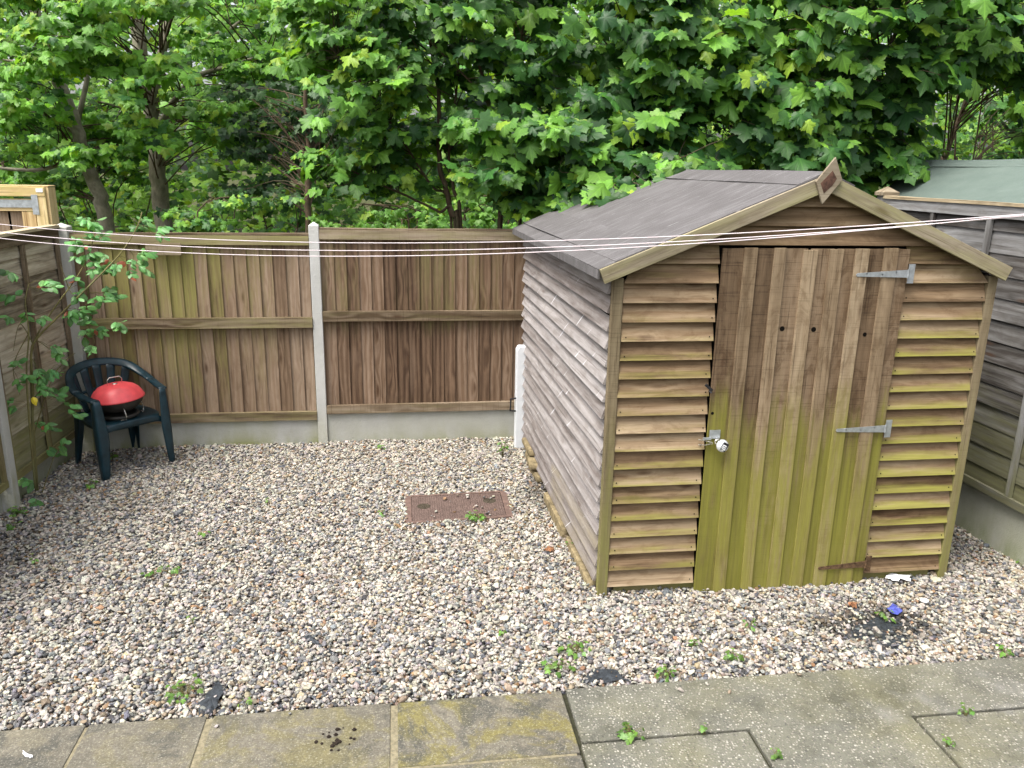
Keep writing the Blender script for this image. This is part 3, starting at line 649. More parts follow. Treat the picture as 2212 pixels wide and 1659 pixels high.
mb = MB(); mb.prism([(cx+.012, yf-.0012, cz+.052), (cx+.040, yf-.0012, cz+.012), (cx+.02, yf-.0012, cz-.022), (cx-.022, yf-.0012, cz-.062), (cx-.046, yf-.0012, cz-.012), (cx-.02, yf-.0012, cz+.016)], (0, .001, 0)); spart(mb, 'stain', M['stain'], fin_)
# door
mb0 = MB(); algd = lambda hi, k: (lambda l, u: k*max(0, min(1, (hi-l)*4.5)))
lean = lambda z: .016*(1-z/2.0)
dr_root = MB(); n_b = 7
starts = [.106, .2735, .438, .585, .731, .897]; widths = [.072, .066, .078, .077, .077, .080]
dl0 = DL+.006
edges = [0]+[s+.02 for s in starts]; 
bounds = [(0, .13), (.155, .295), (.32, .46), (.49, .61), (.64, .755), (.785, .92), (.95, DR-DL-.012)]
for i, (a, b) in enumerate(bounds):
    hi = [.70, .62, .68, .60, .66, .58, .62][i]+rng.uniform(-.05, .05)
    dr_root.board((dl0+a-.006, Y0-.030, .0), DT-.01, (0, 0, 1), (1, 0, 0), (0, -1, 0), b-a+.012, .012, seg=14, warp=.0015, alg=algd(hi, .78))
door = spart(dr_root, 'door', M['door'])
mb = MB()
for i, (s, w) in enumerate(zip(starts, widths)):
    hi = [.60, .56, .64, .58, .66, .54][i]+rng.uniform(-.04, .04)
    mb = MB(); mb.board((dl0+s, Y0-.0425, -.004+rng.uniform(-.004, .006)), DT-.006+rng.uniform(-.006, .004), (0, 0, 1), (1, 0, 0), (0, -1, 0), w, .013, seg=14, warp=.002, alg=algd(hi, .68))
    spart(mb, 'door_batten', M['batten'], door, bevel=.0012)
mb = MB(); Mrot = np.array([[1, 0, 0], [0, 0, 1], [0, -1, 0.]])
for x, z, r in ((1.672+.028, 1.575, .011), (1.678+.366, 1.572, .014), (1.678+.548, 1.566, .0145), (1.678+.852, 1.535, .012), (1.672+.018, 1.10, .009)):
    mb = MB(); mb.lathe([(r, 0), (r*.7, .003)], (x, Y0-.0425, z), n=10, M=Mrot); spart(mb, 'knot_hole', M['hole'], door)
def hinge(z, mat, ang, yoff=-.060):
    mb = MB(); x = DR+.006
    mb.prism([(x-.010, Y0+yoff, z-.052), (x+.026, Y0+yoff, z-.052), (x+.026, Y0+yoff, z+.052), (x-.010, Y0+yoff, z+.052)], (0, .003, 0))
    tip = x-.305
    mb.prism([(x-.012, Y0+yoff-.001, z-.021), (x-.012, Y0+yoff-.001, z+.021), (tip, Y0+yoff-.001, z+.009+ang), (tip-.007, Y0+yoff-.001, z+ang), (tip, Y0+yoff-.001, z-.009+ang)], (0, .003, 0))
    mb.tube([(x-.011, Y0+yoff-.002, z-.024), (x-.011, Y0+yoff-.002, z+.024)], .005, 8)
    for bx, bz in ((x+.012, .038), (x+.012, -.038), (x-.08, .008), (x-.16, -.004), (x-.25, 0)):
        mb.lathe([(.0045, 0), (.003, .0025)], (bx, Y0+yoff-.001, z+bz), n=8, M=Mrot)
    return spart(mb, 'hinge', mat, door)
hinge(1.872, M['steel'], -.006); hinge(.988, M['steel'], -.002); h3 = hinge(.135, M['rust'], -.012); h3['label'] = 'rusty bottom door hinge'
mb = MB(); mb.board((DL+.008, Y0-.048, .955), .062, (1, 0, 0), (0, 0, 1), (0, -1, 0), .05, .003); mb.board((DL-.03, Y0-.052, .952), .045, (1, 0, 0), (0, 0, 1), (0, -1, 0), .012, .012)
spart(mb, 'hasp', M['steel'], door)
mb = MB(); mb.board((DL-.045, Y0-.050, 1.262), .05, (.75, 0, -.66), (.66, 0, .75), (0, -1, 0), .016, .012); mb.tube([(DL-.018, Y0-.052, 1.235), (DL-.006, Y0-.062, 1.222)], .006, 8)
spart(mb, 'latch', M['black'])
mb = MB(); 
for x_ in (DL-.035,): mb.tube([(x_-.01, Y0-.03, .945), (x_+.02, Y0-.055, .945), (x_+.055, Y0-.075, .94)], .003, 6); mb.tube([(x_-.008, Y0-.03, .915), (x_+.02, Y0-.055, .92), (x_+.055, Y0-.075, .935)], .003, 6)
spart(mb, 'lock_staple', M['wire'])
mb = MB(); mb.board((X0+.10, Y0-.002, -.02), X1-X0-.2, (1, 0, 0), (0, 0, 1), (0, 1, 0), .07, .05, alg=lambda l, u: .6); spart(mb, 'floor_bearer', M['post'])
# padlock
pl = thing('padlock', 'round silver combination padlock with black dial band on the shed door', 'padlock', (DL+.063, Y0-.085, .93))
tilt = R_(25); Mt = np.array([[math.cos(tilt), math.sin(tilt), 0], [0, 0, 1.], [math.sin(tilt), -math.cos(tilt), 0]])
Mt = np.array([[1, 0, 0], [0, .25, -.97], [0, .97, .25]])
pc_ = np.array(pl.location)+np.array((.012, 0, -.006))
mb = MB(); mb.lathe([(.006, -.013), (.026, -.012), (.034, -.006), (.036, 0), (.034, .006), (.026, .012), (.006, .013)], pc_, n=28, M=Mt); wbuild(mb, 'body', M['silver'], pl, smooth=True)
ca, sa = math.cos(R_(-28)), math.sin(R_(-28)); bx = np.array([ca, 0, sa]); bz = np.array([-sa, 0, ca]); 
fy = np.array([0, -1, 0.])
mb = MB(); c0 = pc_+fy*.0125+bx*.004; mb.board(c0-bx*.014-bz*.025, .034, bx, bz, fy, .050, .004); wbuild(mb, 'dial_band', M['black'], pl, bevel=.001)
mb = MB(); c0 = pc_+fy*.0168+bx*.004
mb.board(c0-bx*.010-bz*.013, .022, bx, bz, fy, .024, .001)
wbuild(mb, 'dial_plate', M['paper'], pl)
mb = MB()
for i in range(3):
    for j in range(2): mb.board(c0+fy*.0012+bx*(-.008+i*.007)+bz*(-.009+j*.010), .004, bx, bz, fy, .006, .0008)
wbuild(mb, 'digit_wheels', M['black'], pl)
mb = MB(); aa = np.linspace(-.9, math.pi+.9, 12); mb.tube([pc_-bx*.034+np.array((0, .002, .006))+.014*(-bx*math.sin(a)+bz*math.cos(a)) for a in aa], .0042, 8); wbuild(mb, 'shackle', M['wire'], pl, smooth=True)
# stones and blocks under the shed's side
def stone(label, c, s, rz=0, mat=None):
    mb = MB(); n = 6; V = []
    bpyv = []
    import itertools
    for a in np.linspace(-1, 1, n):
        for b in np.linspace(-1, 1, n):
            for d in np.linspace(-1, 1, n):
                if max(abs(a), abs(b), abs(d)) > .999: bpyv.append((a, b, d))
    V = np.array(bpyv); k = 12.0
    V = V/((np.abs(V)**k).sum(1)**(1/k))[:, None]; V = V+.03*rng.normal(0, 1, V.shape)*np.array([.5, .5, .6]); V = V*np.array(s)/2
    import bmesh as _b
    bm = _b.new(); [bm.verts.new(v) for v in V]; _b.ops.convex_hull(bm, input=bm.verts)
    bm.verts.index_update(); vs = [v.co[:] for v in bm.verts if v.link_faces]; ix = {v.index: i for i, v in enumerate([v for v in bm.verts if v.link_faces])}
    fs = [[ix[v.index] for v in f.verts] for f in bm.faces]; bm.free()
    cr, sr = math.cos(rz), math.sin(rz); W = [(x*cr-y*sr+c[0], x*sr+y*cr+c[1], z+c[2]) for x, y, z in vs]
    mb.add(W, fs); return tag(mb.build('stone_block', mat or M['stone'], bevel=.004), label, 'stone block', 'stones under the side of the shed')
stone('mossy lowest slab of the stone stack under the far shed corner', (1.12, 5.98, .02), (.20, .34, .055), .05)
stone('middle slab of the stone stack under the far shed corner', (1.09, 6.08, .085), (.19, .36, .06), -.04)
stone('uppermost slab of the stone stack under the far shed corner', (1.075, 6.24, .145), (.15, .36, .05), .02)
stone('long yellow block halfway along the shed side', (1.068, 5.16, .02), (.085, .62, .10), .02)
stone('yellow block under the near end of the shed side', (1.085, 4.47, .00), (.07, .62, .085), .02)
# ------------------------------------------------------------------ white appliance side by the shed's far corner
wp = thing('fridge_door', 'upright white plastic panel with a black side handle behind the shed corner', 'fridge door', (.96, 6.6, 0))
pw0 = at(1116, 748, 6.62); pw1 = at(1128, 748, 6.62)
mb = MB(); mb.prism([(pw0[0], 6.60, .0), (1.12, 6.60, .0), (1.12, 6.60, pw0[2]), (pw0[0]+.02, 6.60, pw0[2]), (pw0[0], 6.60, pw0[2]-.03)], (0, .09, 0)); wbuild(mb, 'body', M['white'], wp, bevel=.008)
hh = at(1104, 875, 6.62); mb = MB(); q = [(pw0[0]+.005, 6.61, hh[2]+.065), (pw0[0]-.045, 6.60, hh[2]+.062), (pw0[0]-.048, 6.60, hh[2]-.045), (pw0[0]+.005, 6.61, hh[2]-.052)]
mb.tube(q, .008, 8); wbuild(mb, 'handle', M['black'], wp)
# ------------------------------------------------------------------ manhole cover
mh = thing('manhole_cover', 'brown ribbed metal drain cover set in the gravel left of the shed', 'drain cover', (.38, 5.4, 0))
t = NT('cover_iron'); p = t.sep(t.coord()); 
w1_ = t.math('SINE', t.math('MULTIPLY', t.math('ADD', p[0], t.math('MULTIPLY', p[1], 1.5)), 190.0)); w2_ = t.math('SINE', t.math('MULTIPLY', t.math('SUBTRACT', p[0], t.math('MULTIPLY', p[1], 1.5)), 190.0))
hgt = t.math('MAXIMUM', w1_, w2_); t.bump(t.rng(hgt, .3, .95), .006, 1)
nn = t.noise(t.coord(), 14, 4, .6); M['cover'] = t.fin(t.mix(t.rng(hgt, .3, .95, 0, .5), t.mix(t.rng(nn, .3, .7), (.095, .062, .052), (.155, .105, .088)), (.055, .038, .033)), .7, .35)
M['cover_edge'] = simple('cover_frame_iron', (.115, .075, .062), .75, .3, 0, .25, 30)
mc = MANH.mean(0); sclp = lambda k: [(*(mc+(q-mc)*k), 0) for q in MANH]
mb = MB(); A = [(x, y, .008) for x, y, _ in sclp(1.02)]; B = [(x, y, .008) for x, y, _ in sclp(.90)]
V = A+B+[(x, y, -.05) for x, y, _ in A]
mb.add(V, [(k, (k+1) % 4, 4+(k+1) % 4, 4+k) for k in range(4)]+[(8+k, 8+(k+1) % 4, (k+1) % 4, k) for k in range(4)]); wbuild(mb, 'frame', M['cover_edge'], mh)
mb = MB(); mb.prism([(x, y, -.03) for x, y, _ in sclp(.893)], (0, 0, .036)); wbuild(mb, 'plate', M['cover'], mh)
for kx, ky in ((.135, 5.42), (.62, 5.475)):
    mb = MB(); mb.lathe([(.048, .0065), (.042, .0072), (.030, .0066)], (kx, ky, 0), n=20); kh = wbuild(mb, 'keyhole', M['dirt'], mh)
# ------------------------------------------------------------------ litter
def sheet(name, label, cat, poly, mat, z=.012, curl=.012, group=None, th=.0015):
    q_ = []
    for k in range(len(poly)):
        a, b = np.array(poly[k]), np.array(poly[(k+1) % len(poly)]); L_ = np.linalg.norm(b-a)
        for f_ in (0, .33, .67): q_.append(tuple(a+(b-a)*f_+(rng.normal(0, .10, 2)*L_ if f_ else 0)))
    poly = q_
    mb = MB(); c = np.mean(poly, 0); n = len(poly)
    V = [(c[0], c[1], z+curl)]+[(x, y, z+curl*rng.uniform(-.4, .8)) for x, y in poly]
    V2 = V+[(a, b, q-th) for a, b, q in V]
    F = [(0, 1+k, 1+(k+1) % n) for k in range(n)]; F += [tuple(i+n+1 for i in f)[::-1] for f in F]+[(1+k, n+2+k, n+2+(k+1) % n, 1+(k+1) % n) for k in range(n)]
    mb.add(V2, F); return tag(mb.build(name, mat), label, cat, group)
sc_tape = [tuple(atz(*q)[:2]) for q in ((1910, 1245), (1930, 1242), (1965, 1252), (1966, 1262), (1940, 1260), (1912, 1255))]
sheet('white_tape', 'crumpled strip of white tape on gravel below the right shed wall', 'litter', sc_tape, M['paper'], .02, .015)
sheet('blue_wrapper', 'small torn blue wrapper on the gravel near the shed', 'litter', [tuple(atz(*q)[:2]) for q in ((1913, 1322), (1925, 1310), (1945, 1318), (1948, 1330), (1925, 1332))], M['blue'], .016, .02)
mb = MB(); c = atz(1996, 1303); mb.lathe([(.020, .012), (.024, .018), (.020, .024), (.012, .020), (.012, .012)], (c[0], c[1], 0), n=18, close=False); tag(mb.build('bottle_neck_ring', M['white'], smooth=True), 'small white plastic ring lying on gravel right of the blue wrapper', 'litter')
mg = 'scraps of black weed membrane'
for lab, poly in (('torn black membrane scrap by the joint of the left paving slabs', ((430, 1548), (436, 1515), (458, 1490), (468, 1462), (482, 1500), (470, 1530), (455, 1545))),
                  ('black membrane scrap poking out of gravel beside the grey paving corner', ((1258, 1480), (1285, 1446), (1325, 1448), (1345, 1465), (1360, 1476), (1310, 1478))),
                  ('thin black membrane strip in the middle of the gravel', ((655, 1378), (672, 1372), (690, 1390), (684, 1396))),
                  ('small black membrane scrap just below the thin strip in the gravel', ((690, 1415), (715, 1402), (735, 1412), (700, 1422))),
                  ('wide exposed black membrane patch in front of the shed door', ((1820, 1385), (1845, 1345), (1900, 1328), (1965, 1340), (2015, 1380), (1970, 1408), (1880, 1412))),
                  ('dark membrane strip along the paving edge under the weeds', ((1700, 1436), (1740, 1420), (1800, 1420), (1790, 1432), (1730, 1442)))):
    sheet('membrane_scrap', lab, 'plastic scrap', [tuple(atz(*q)[:2]) for q in poly], M['membrane'], -.004 if 'patch' in lab or 'strip along' in lab else .006, .008, mg)
for lab, x, y in (('curled orange dead leaf on gravel above the drain cover', 1195, 1190), ('reddish dead leaf by the nettle-like weed at the shed stones', 1046, 1115+0), ('dark curled dead leaf beneath the shed front', 1835, 1330)):
    if x == 1046: pass
    c = atz(*((1188, 1193) if 'orange' in lab else ((1216, 1122) if 'reddish' in lab else (1840, 1312))))
    s_ = .035; sheet('dead_leaf', lab, 'dead leaf', [(c[0]+s_*math.cos(a)*rng.uniform(.5, 1.2), c[1]+s_*math.sin(a)*rng.uniform(.5, 1.1)) for a in np.linspace(0, 5.4, 7)], M['dead'], .016, .02, 'dead leaves on the gravel')
sheet('paper_flake', 'tiny white paper flake on the left paving slab', 'litter', [tuple(atz(*q)[:2]) for q in ((50, 1628), (58, 1634), (72, 1642), (66, 1644), (52, 1636))], M['paper'], PZ+.004, .004)
# ------------------------------------------------------------------ garden chair
ch = thing('garden_chair', 'dark green moulded plastic garden chair holding the red lidded barbecue', 'chair', (-2.262, 6.52, 0))
CR = R_(43.0); ccr, csr = math.cos(CR), math.sin(CR)
cxf = lambda V: np.column_stack([V[:, 0]*ccr-V[:, 1]*csr-2.262, V[:, 0]*csr+V[:, 1]*ccr+6.52, V[:, 2]])
def cpart(mb, name, **k): return wbuild(mb, name, M['chair'], ch, smooth=True, xf=cxf, **k)
def bez(P, n):
    P = np.asarray(P, float); tt = np.linspace(0, len(P)-1, n); out = []
    for t_ in tt:
        i = min(int(t_), len(P)-2); f = t_-i; p0 = P[max(i-1, 0)]; p1 = P[i]; p2 = P[i+1]; p3 = P[min(i+2, len(P)-1)]
        out.append(.5*((2*p1)+(-p0+p2)*f+(2*p0-5*p1+4*p2-p3)*f*f+(-p0+3*p1-3*p2+p3)*f**3))
    return np.array(out)
rim = bez([(-.265, -.235, .625), (-.290, -.06, .640), (-.282, .12, .690), (-.200, .265, .765), (0, .325, .795), (.200, .265, .765), (.282, .12, .690), (.290, -.06, .640), (.265, -.235, .625)], 49)
upr = []
for q in rim:
    b_ = min(1, max(0, (q[1]-.02)/.22)); v = np.array([0, -.75*b_ if 1 else 0, 1-.35*b_]); v[0] = -q[0]*1.2*b_; upr.append(v/np.linalg.norm(v))
mb = MB(); mb.sweep(rim[8:41], np.full(33, .034), np.full(33, .011), upr[8:41], n=12); cpart(mb, 'back_rim')
for a, b in ((0, 9), (40, 49)):
    mb = MB(); k_ = b-a; mb.sweep(rim[a:b], np.full(k_, .032), np.full(k_, .012), upr[a:b], n=12); cpart(mb, 'armrest')
for i in range(5):
    u = (i-2)/2.0
    pa = np.array([u*.145, .205, .425]); pb = np.array([u*.215, .300-.055*abs(u)**2, .775-.035*u*u]); pm = (pa+pb)/2+np.array([0, .018, 0])
    mb = MB(); q = bez([pa, pm, pb], 9); mb.sweep(q, np.linspace(.024, .035, 9), np.full(9, .006), np.tile((-.15*u, -1, .25), (9, 1)), n=10); cpart(mb, 'back_slat')
mb = MB(); q = bez([(-.20, .24, .575), (0, .285, .585), (.20, .24, .575)], 11); mb.sweep(q, np.full(11, .007), np.full(11, .012), np.tile((0, 0, 1.), (11, 1)), n=8); cpart(mb, 'back_crossbar')
# seat: a shallow dished plate with turned down rim
mb = MB(); nx, ny = 15, 13; V = []
for j in range(ny):
    for i in range(nx):
        u, v = 2*i/(nx-1)-1, 2*j/(ny-1)-1
        k_ = (abs(u)**6+abs(v)**6)**(1/6) or 1; m_ = max(abs(u), abs(v)); s_ = m_/k_ if k_ else 1
        x, y = u*s_, v*s_; V.append((x*(.250-.03*y*(y > 0)), y*.225-.01, .425-.018*(1-x*x)*(1-y*y)-.012*max(0, -y-.7)/.3))
F = [(j*nx+i, j*nx+i+1, (j+1)*nx+i+1, (j+1)*nx+i) for j in range(ny-1) for i in range(nx-1)]
bd = [i for i in range(nx)]+[j*nx+nx-1 for j in range(1, ny)]+[(ny-1)*nx+i for i in range(nx-2, -1, -1)]+[j*nx for j in range(ny-2, 0, -1)]
base = len(V)
for i in bd: V.append((V[i][0]*1.02, V[i][1]*1.02, V[i][2]-.045))
F += [(bd[k], base+k, base+(k+1) % len(bd), bd[(k+1) % len(bd)]) for k in range(len(bd))]
mb.add(V, F); so = cpart(mb, 'seat'); mo = so.modifiers.new('thick', 'SOLIDIFY'); mo.thickness = .006
def leg_shape(top, mid, foot, w_top, w_mid, w_foot, inner):
    """flat outer blade plus a blade at right angles: an L section, tapering to the foot"""
    mb = MB(); q = bez([top, mid, foot], 12); s_ = np.linspace(0, 1, 12)
    w = np.interp(s_, [0, .5, 1], [w_top, w_mid, w_foot])
    mb.sweep(q, w, np.full(12, .006), np.tile((np.sign(inner[0]), 0, 0), (12, 1)), n=12, p=6)
    q2 = q+np.column_stack([np.sign(inner[0])*w*.85, np.sign(inner[1])*-1*w*.92*(-1), 0*w])*np.array([1, -1, 1])*np.array([1, 1, 1])
    mb.sweep(q2, w*.9, np.full(12, .006), np.tile((0, 1., 0), (12, 1)), n=12, p=6)
    cpart(mb, 'leg')
for sx in (-1, 1):
    leg_shape((sx*.280, -.215, .628), (sx*.284, -.232, .34), (sx*.285, -.255, -.005), .026, .044, .024, (-sx, 1))
    leg_shape((sx*.235, .20, .43), (sx*.245, .235, .2), (sx*.255, .275, -.005), .05, .034, .022, (-sx, -1))
mb = MB(); q = bez([(-.27, -.240, .30), (-.235, -.243, .375), (-.12, -.247, .400), (.12, -.247, .400), (.235, -.243, .375), (.27, -.240, .30)], 25)
mb.sweep(q, np.full(25, .024), np.full(25, .006), np.tile((0, -1., 0), (25, 1)), n=10); cpart(mb, 'front_apron')
# ------------------------------------------------------------------ barbecue on the chair
bb = thing('barbecue', 'small round barbecue with red lid and black bowl standing on the garden chair', 'barbecue', (-2.235, 6.49, .42))
bx0, by0, bz0 = -2.235, 6.485, .416
mb = MB(); mb.lathe([(.11, 0), (.135, .004), (.142, .02), (.135, .03), (.12, .034), (.118, .012), (.02, .01)], (bx0, by0, bz0), n=36); wbuild(mb, 'ash_tray', M['bowl'], bb, smooth=True)
tl = R_(4); Mb = np.array([[math.cos(tl), 0, math.sin(tl)], [0, 1, 0], [-math.sin(tl), 0, math.cos(tl)]]); Mb = np.array([[math.cos(tl), 0, -math.sin(tl)], [0, 1, 0], [math.sin(tl), 0, math.cos(tl)]])
cb = (bx0, by0, bz0+.045)
mb = MB(); mb.lathe([(.02, .0), (.10, .006), (.150, .034), (.178, .070), (.190, .102), (.193, .106), (.184, .106), (.02, .05)], cb, n=40, M=Mb); wbuild(mb, 'bowl', M['bowl'], bb, smooth=True)
mb = MB(); mb.lathe([(.190, .100), (.2015, .104), (.203, .112), (.197, .120), (.188, .140), (.168, .172), (.136, .200), (.095, .216), (.04, .222), (.004, .223)], cb, n=48, M=Mb); lid = wbuild(mb, 'lid', M['red'], bb, smooth=True)
top = np.array(cb)+Mb @ np.array([0, 0, .223]); hd = np.array([ccr, csr, 0])
mb = MB(); mb.tube([top-hd*.055+(0, 0, -.006), top-hd*.058+(0, 0, .034), top-hd*.040+(0, 0, .054)], .0026, 8); mb.tube([top+hd*.040+(0, 0, .054), top+hd*.058+(0, 0, .034), top+hd*.055+(0, 0, -.008)], .0026, 8)
hq = [top-hd*.040+hd*.08*s_+np.array((0, 0, .054)) for s_ in np.linspace(0, 1, 25)]; mb.tube(hq, [.0034+.0014*(k % 2) for k in range(25)], 8); mb.lathe([(.022, 0), (.02, .004)], top-(0, 0, .002), n=16)
wbuild(mb, 'lid_handle', M['wire'], lid, smooth=True)
for a in (-.62, 1.05, 3.4):
    dq = np.array([math.cos(a+CR-1.2), math.sin(a+CR-1.2), 0]); tq = np.array([-dq[1], dq[0], 0]); b0 = np.array([bx0, by0, bz0])
    mb = MB(); mb.tube([b0+dq*.145+(0, 0, .100), b0+dq*.165+(0, 0, .098), b0+dq*.178+tq*.008+(0, 0, .060), b0+dq*.182+tq*.01+(0, 0, .012), b0+dq*.16+tq*.01+(0, 0, .010), b0+dq*.165-tq*.03+(0, 0, .010)], .0034, 8); wbuild(mb, 'wire_foot', M['wire'], bb, smooth=True)
# ------------------------------------------------------------------ clotheslines
lg = 'washing lines across the yard'
def cline(label, pl_, Yl, pr, Yr, mids):
    a = at(*pl_, Yl); b = at(*pr, Yr); P = []
    for s_ in np.linspace(0, 1, 40):
        q = a+(b-a)*s_; P.append(q)
    P = np.array(P)
    # gentle sag
    s_ = np.linspace(0, 1, 40); P[:, 2] -= mids*4*s_*(1-s_)
    mb = MB(); mb.tube(P, .0021, 8); return tag(mb.build('washing_line', M['line'], smooth=True), label, 'washing line', lg)
cline('uppermost of the three white washing lines, highest at the left fence', (-30, 481), 5.4, (2260, 459), 2.62, .115)
cline('middle of the three white washing lines at the left fence', (-30, 498), 5.36, (2260, 462), 2.60, .125)
cline('lowest of the three white washing lines at the left fence', (-30, 511), 5.32, (2260, 459), 2.58, .135)
# ------------------------------------------------------------------ neighbours' sheds
ns = thing('neighbour_shed', 'neighbour shed with green felt roof seen over the right fence', 'shed', (5.2, 6.2, 0))
pf = at(1990, 349, 7.3); pn = at(2235, 348, 5.75); zr = pf[2]; xr_f = pf[0]
pe = at(2190, 437, 5.6)
xr = pf[0]+.0; zrr = pf[2]
nrid0 = np.array([pf[0], 7.3, pf[2]]); nrid1 = np.array([pf[0]+.35, 5.2, pf[2]+.02])
ev0 = at(1880, 432, 7.3); ev0 = np.array([ev0[0], 7.3, ev0[2]]); ev1 = np.array([pe[0]-.05, 5.2, pe[2]-.02])
mb = MB()
def quad_sheet(mb, A, B, C, D, th, n=8, m=6):
    V = []; BCc = []
    for j in range(m+1):
        for i in range(n+1):
            u, v = i/n, j/m; q = (A*(1-u)+B*u)*(1-v)+(D*(1-u)+C*u)*v; V.append(q+np.array([0, 0, .004*math.sin(9*u+5*v)])); BCc.append((u*2, v*1.2, 0))
    k = len(V); V2 = V+[q-np.array([0, 0, th]) for q in V]; F = [(j*(n+1)+i, j*(n+1)+i+1, (j+1)*(n+1)+i+1, (j+1)*(n+1)+i) for j in range(m) for i in range(n)]
    F2 = [tuple(x+k for x in f)[::-1] for f in F]; bd = list(range(n+1))+[j*(n+1)+n for j in range(1, m+1)]+[m*(n+1)+i for i in range(n-1, -1, -1)]+[j*(n+1) for j in range(m-1, 0, -1)]
    mb.add(V2, F+F2+[(bd[q], bd[(q+1) % len(bd)], bd[(q+1) % len(bd)]+k, bd[q]+k) for q in range(len(bd))], BCc+BCc)
quad_sheet(mb, ev1, ev0, nrid0, nrid1, .02); wbuild(mb, 'roof_felt', M['felt_green'], ns)
far0 = nrid0*2-ev0; far0[2] = ev0[2]; far1 = nrid1*2-ev1; far1[2] = ev1[2]
mb = MB(); quad_sheet(mb, nrid1, nrid0, far0, far1, .02); wbuild(mb, 'roof_felt', M['felt_green'], ns)
mb = MB(); e_ = .16; A = nrid1+(ev1-nrid1)*e_; B = nrid0+(ev0-nrid0)*e_; quad_sheet(mb, A+(0, 0, .008), B+(0, 0, .008), nrid0+(0, 0, .012), nrid1+(0, 0, .012), .004); wbuild(mb, 'ridge_felt', M['felt_green'], ns)
dv = (nrid1-ev1); L = np.linalg.norm(dv); dv /= L
mb = MB(); mb.board(ev1+np.array((-.05, -.03, -.075)), L+.05, dv, (0, -1, 0), (-dv[2], 0, dv[0]), .02, .085, seg=4); wbuild(mb, 'bargeboard', M['cap'], ns)
mb = MB(); mb.prism([(ev1[0]+.12, 5.28, 0), (far1[0]-.12, 5.28, 0), (far1[0]-.12, 5.28, ev1[2]-.02), (nrid1[0], 5.28, nrid1[2]-.06), (ev1[0]+.12, 5.28, ev1[2]-.02)], (0, 1.9, 0)); wbuild(mb, 'wall', M['lap'], ns)
# left: new pine store
ls = thing('timber_store', 'new yellow pine store with strap hinge above the left fence', 'store', (-3.7, 7.0, 0))
Yn = 7.03
c_tr = at(95, 404, Yn); c_br = at(98, 520, Yn)
xr_ = c_tr[0]; zt_ = c_tr[2]
mb = MB(); mb.box((xr_-.085, Yn, 0), (xr_, Yn+.085, zt_-.006), alg=lambda l, u: .2); wbuild(mb, 'corner_post', M['new_wood'], ls, bevel=.003)
mb = MB(); mb.box((xr_+.002, Yn+.02, 0), (xr_+.020, Yn+.16, zt_-.004)); wbuild(mb, 'side_wall', M['new_wood'], ls)
mb = MB(); mb.box((xr_-1.3, Yn-.004, zt_-.075), (xr_-.002, Yn+.09, zt_), alg=lambda l, u: .25); wbuild(mb, 'top_rail', M['new_wood'], ls, bevel=.003)
mb = MB(); mb.box((xr_-1.3, Yn+.03, zt_-.004+.006), (xr_+.02, Yn+.17, zt_+.010)); wbuild(mb, 'roof_board', M['new_wood'], ls)
mb = MB(); mb.box((xr_-1.3, Yn+.02, zt_-.19), (xr_-.10, Yn+.045, zt_-.095)); mb.box((xr_-.20, Yn+.0205, .1), (xr_-.10, Yn+.0455, zt_-.195)); d_ = wbuild(mb, 'door', M['new_wood'], ls)
mb = MB()
for i in range(9): mb.box((xr_-.20-.12*(i+1)+.003, Yn+.05, .1), (xr_-.20-.12*i+.02, Yn+.066, zt_-.1))
wbuild(mb, 'door_boards', M['fence_a'], d_)
h0 = at(72, 440, Yn-.01); mb = MB(); mb.box((xr_-.105, Yn-.006, h0[2]-.085), (xr_-.058, Yn-.001, h0[2]+.07)); mb.box((xr_-.62, Yn+.010, h0[2]-.032), (xr_-.100, Yn+.018, h0[2]+.028)); wbuild(mb, 'hinge', M['steel'], d_)
mb = MB(); mb.box((xr_-.062, Yn-.0075, zt_-.040), (xr_-.012, Yn-.0045, zt_-.012)); wbuild(mb, 'tag', M['paper'], ls)
# ------------------------------------------------------------------ foliage
half = [(.0, .10), (.10, .02), (.26, -.05), (.42, .0), (.40, .13), (.47, .20), (.43, .26), (.66, .40), (.58, .46), (.62, .58), (.46, .57), (.40, .64), (.26, .60), (.24, .72), (.28, .80), (.13, .86), (.0, 1.05)]
out_hi = half+[(-x, y) for x, y in half[-2:0:-1]]
half_lo = [(.0, .08), (.38, -.02), (.36, .22), (.64, .46), (.28, .58), (.26, .76), (.0, 1.05)]
out_lo = half_lo+[(-x, y) for x, y in half_lo[-2:0:-1]]
oval = [(0, 0), (.18, .12), (.30, .35), (.27, .6), (.14, .85), (0, 1.0)]; out_ov = oval+[(-x, y) for x, y in oval[-2:0:-1]]
def template(outl, cup=.22, droop=.28, cy=.38):
    P = [(0, cy)]+outl; V = []
    for x, y in P: V.append((x, y, -cup*abs(x)**1.3-droop*max(0, y-.2)**2+.05*math.sin(9*x+4*y)))
    n = len(outl); F = [(0, 1+k, 1+(k+1) % n) for k in range(n)]
    return np.array(V), np.array(F), np.array([(x, y, 0) for x, y in P])
T_HI, T_LO, T_OV = template(out_hi), template(out_lo), template(out_ov, .35, .25, .45)
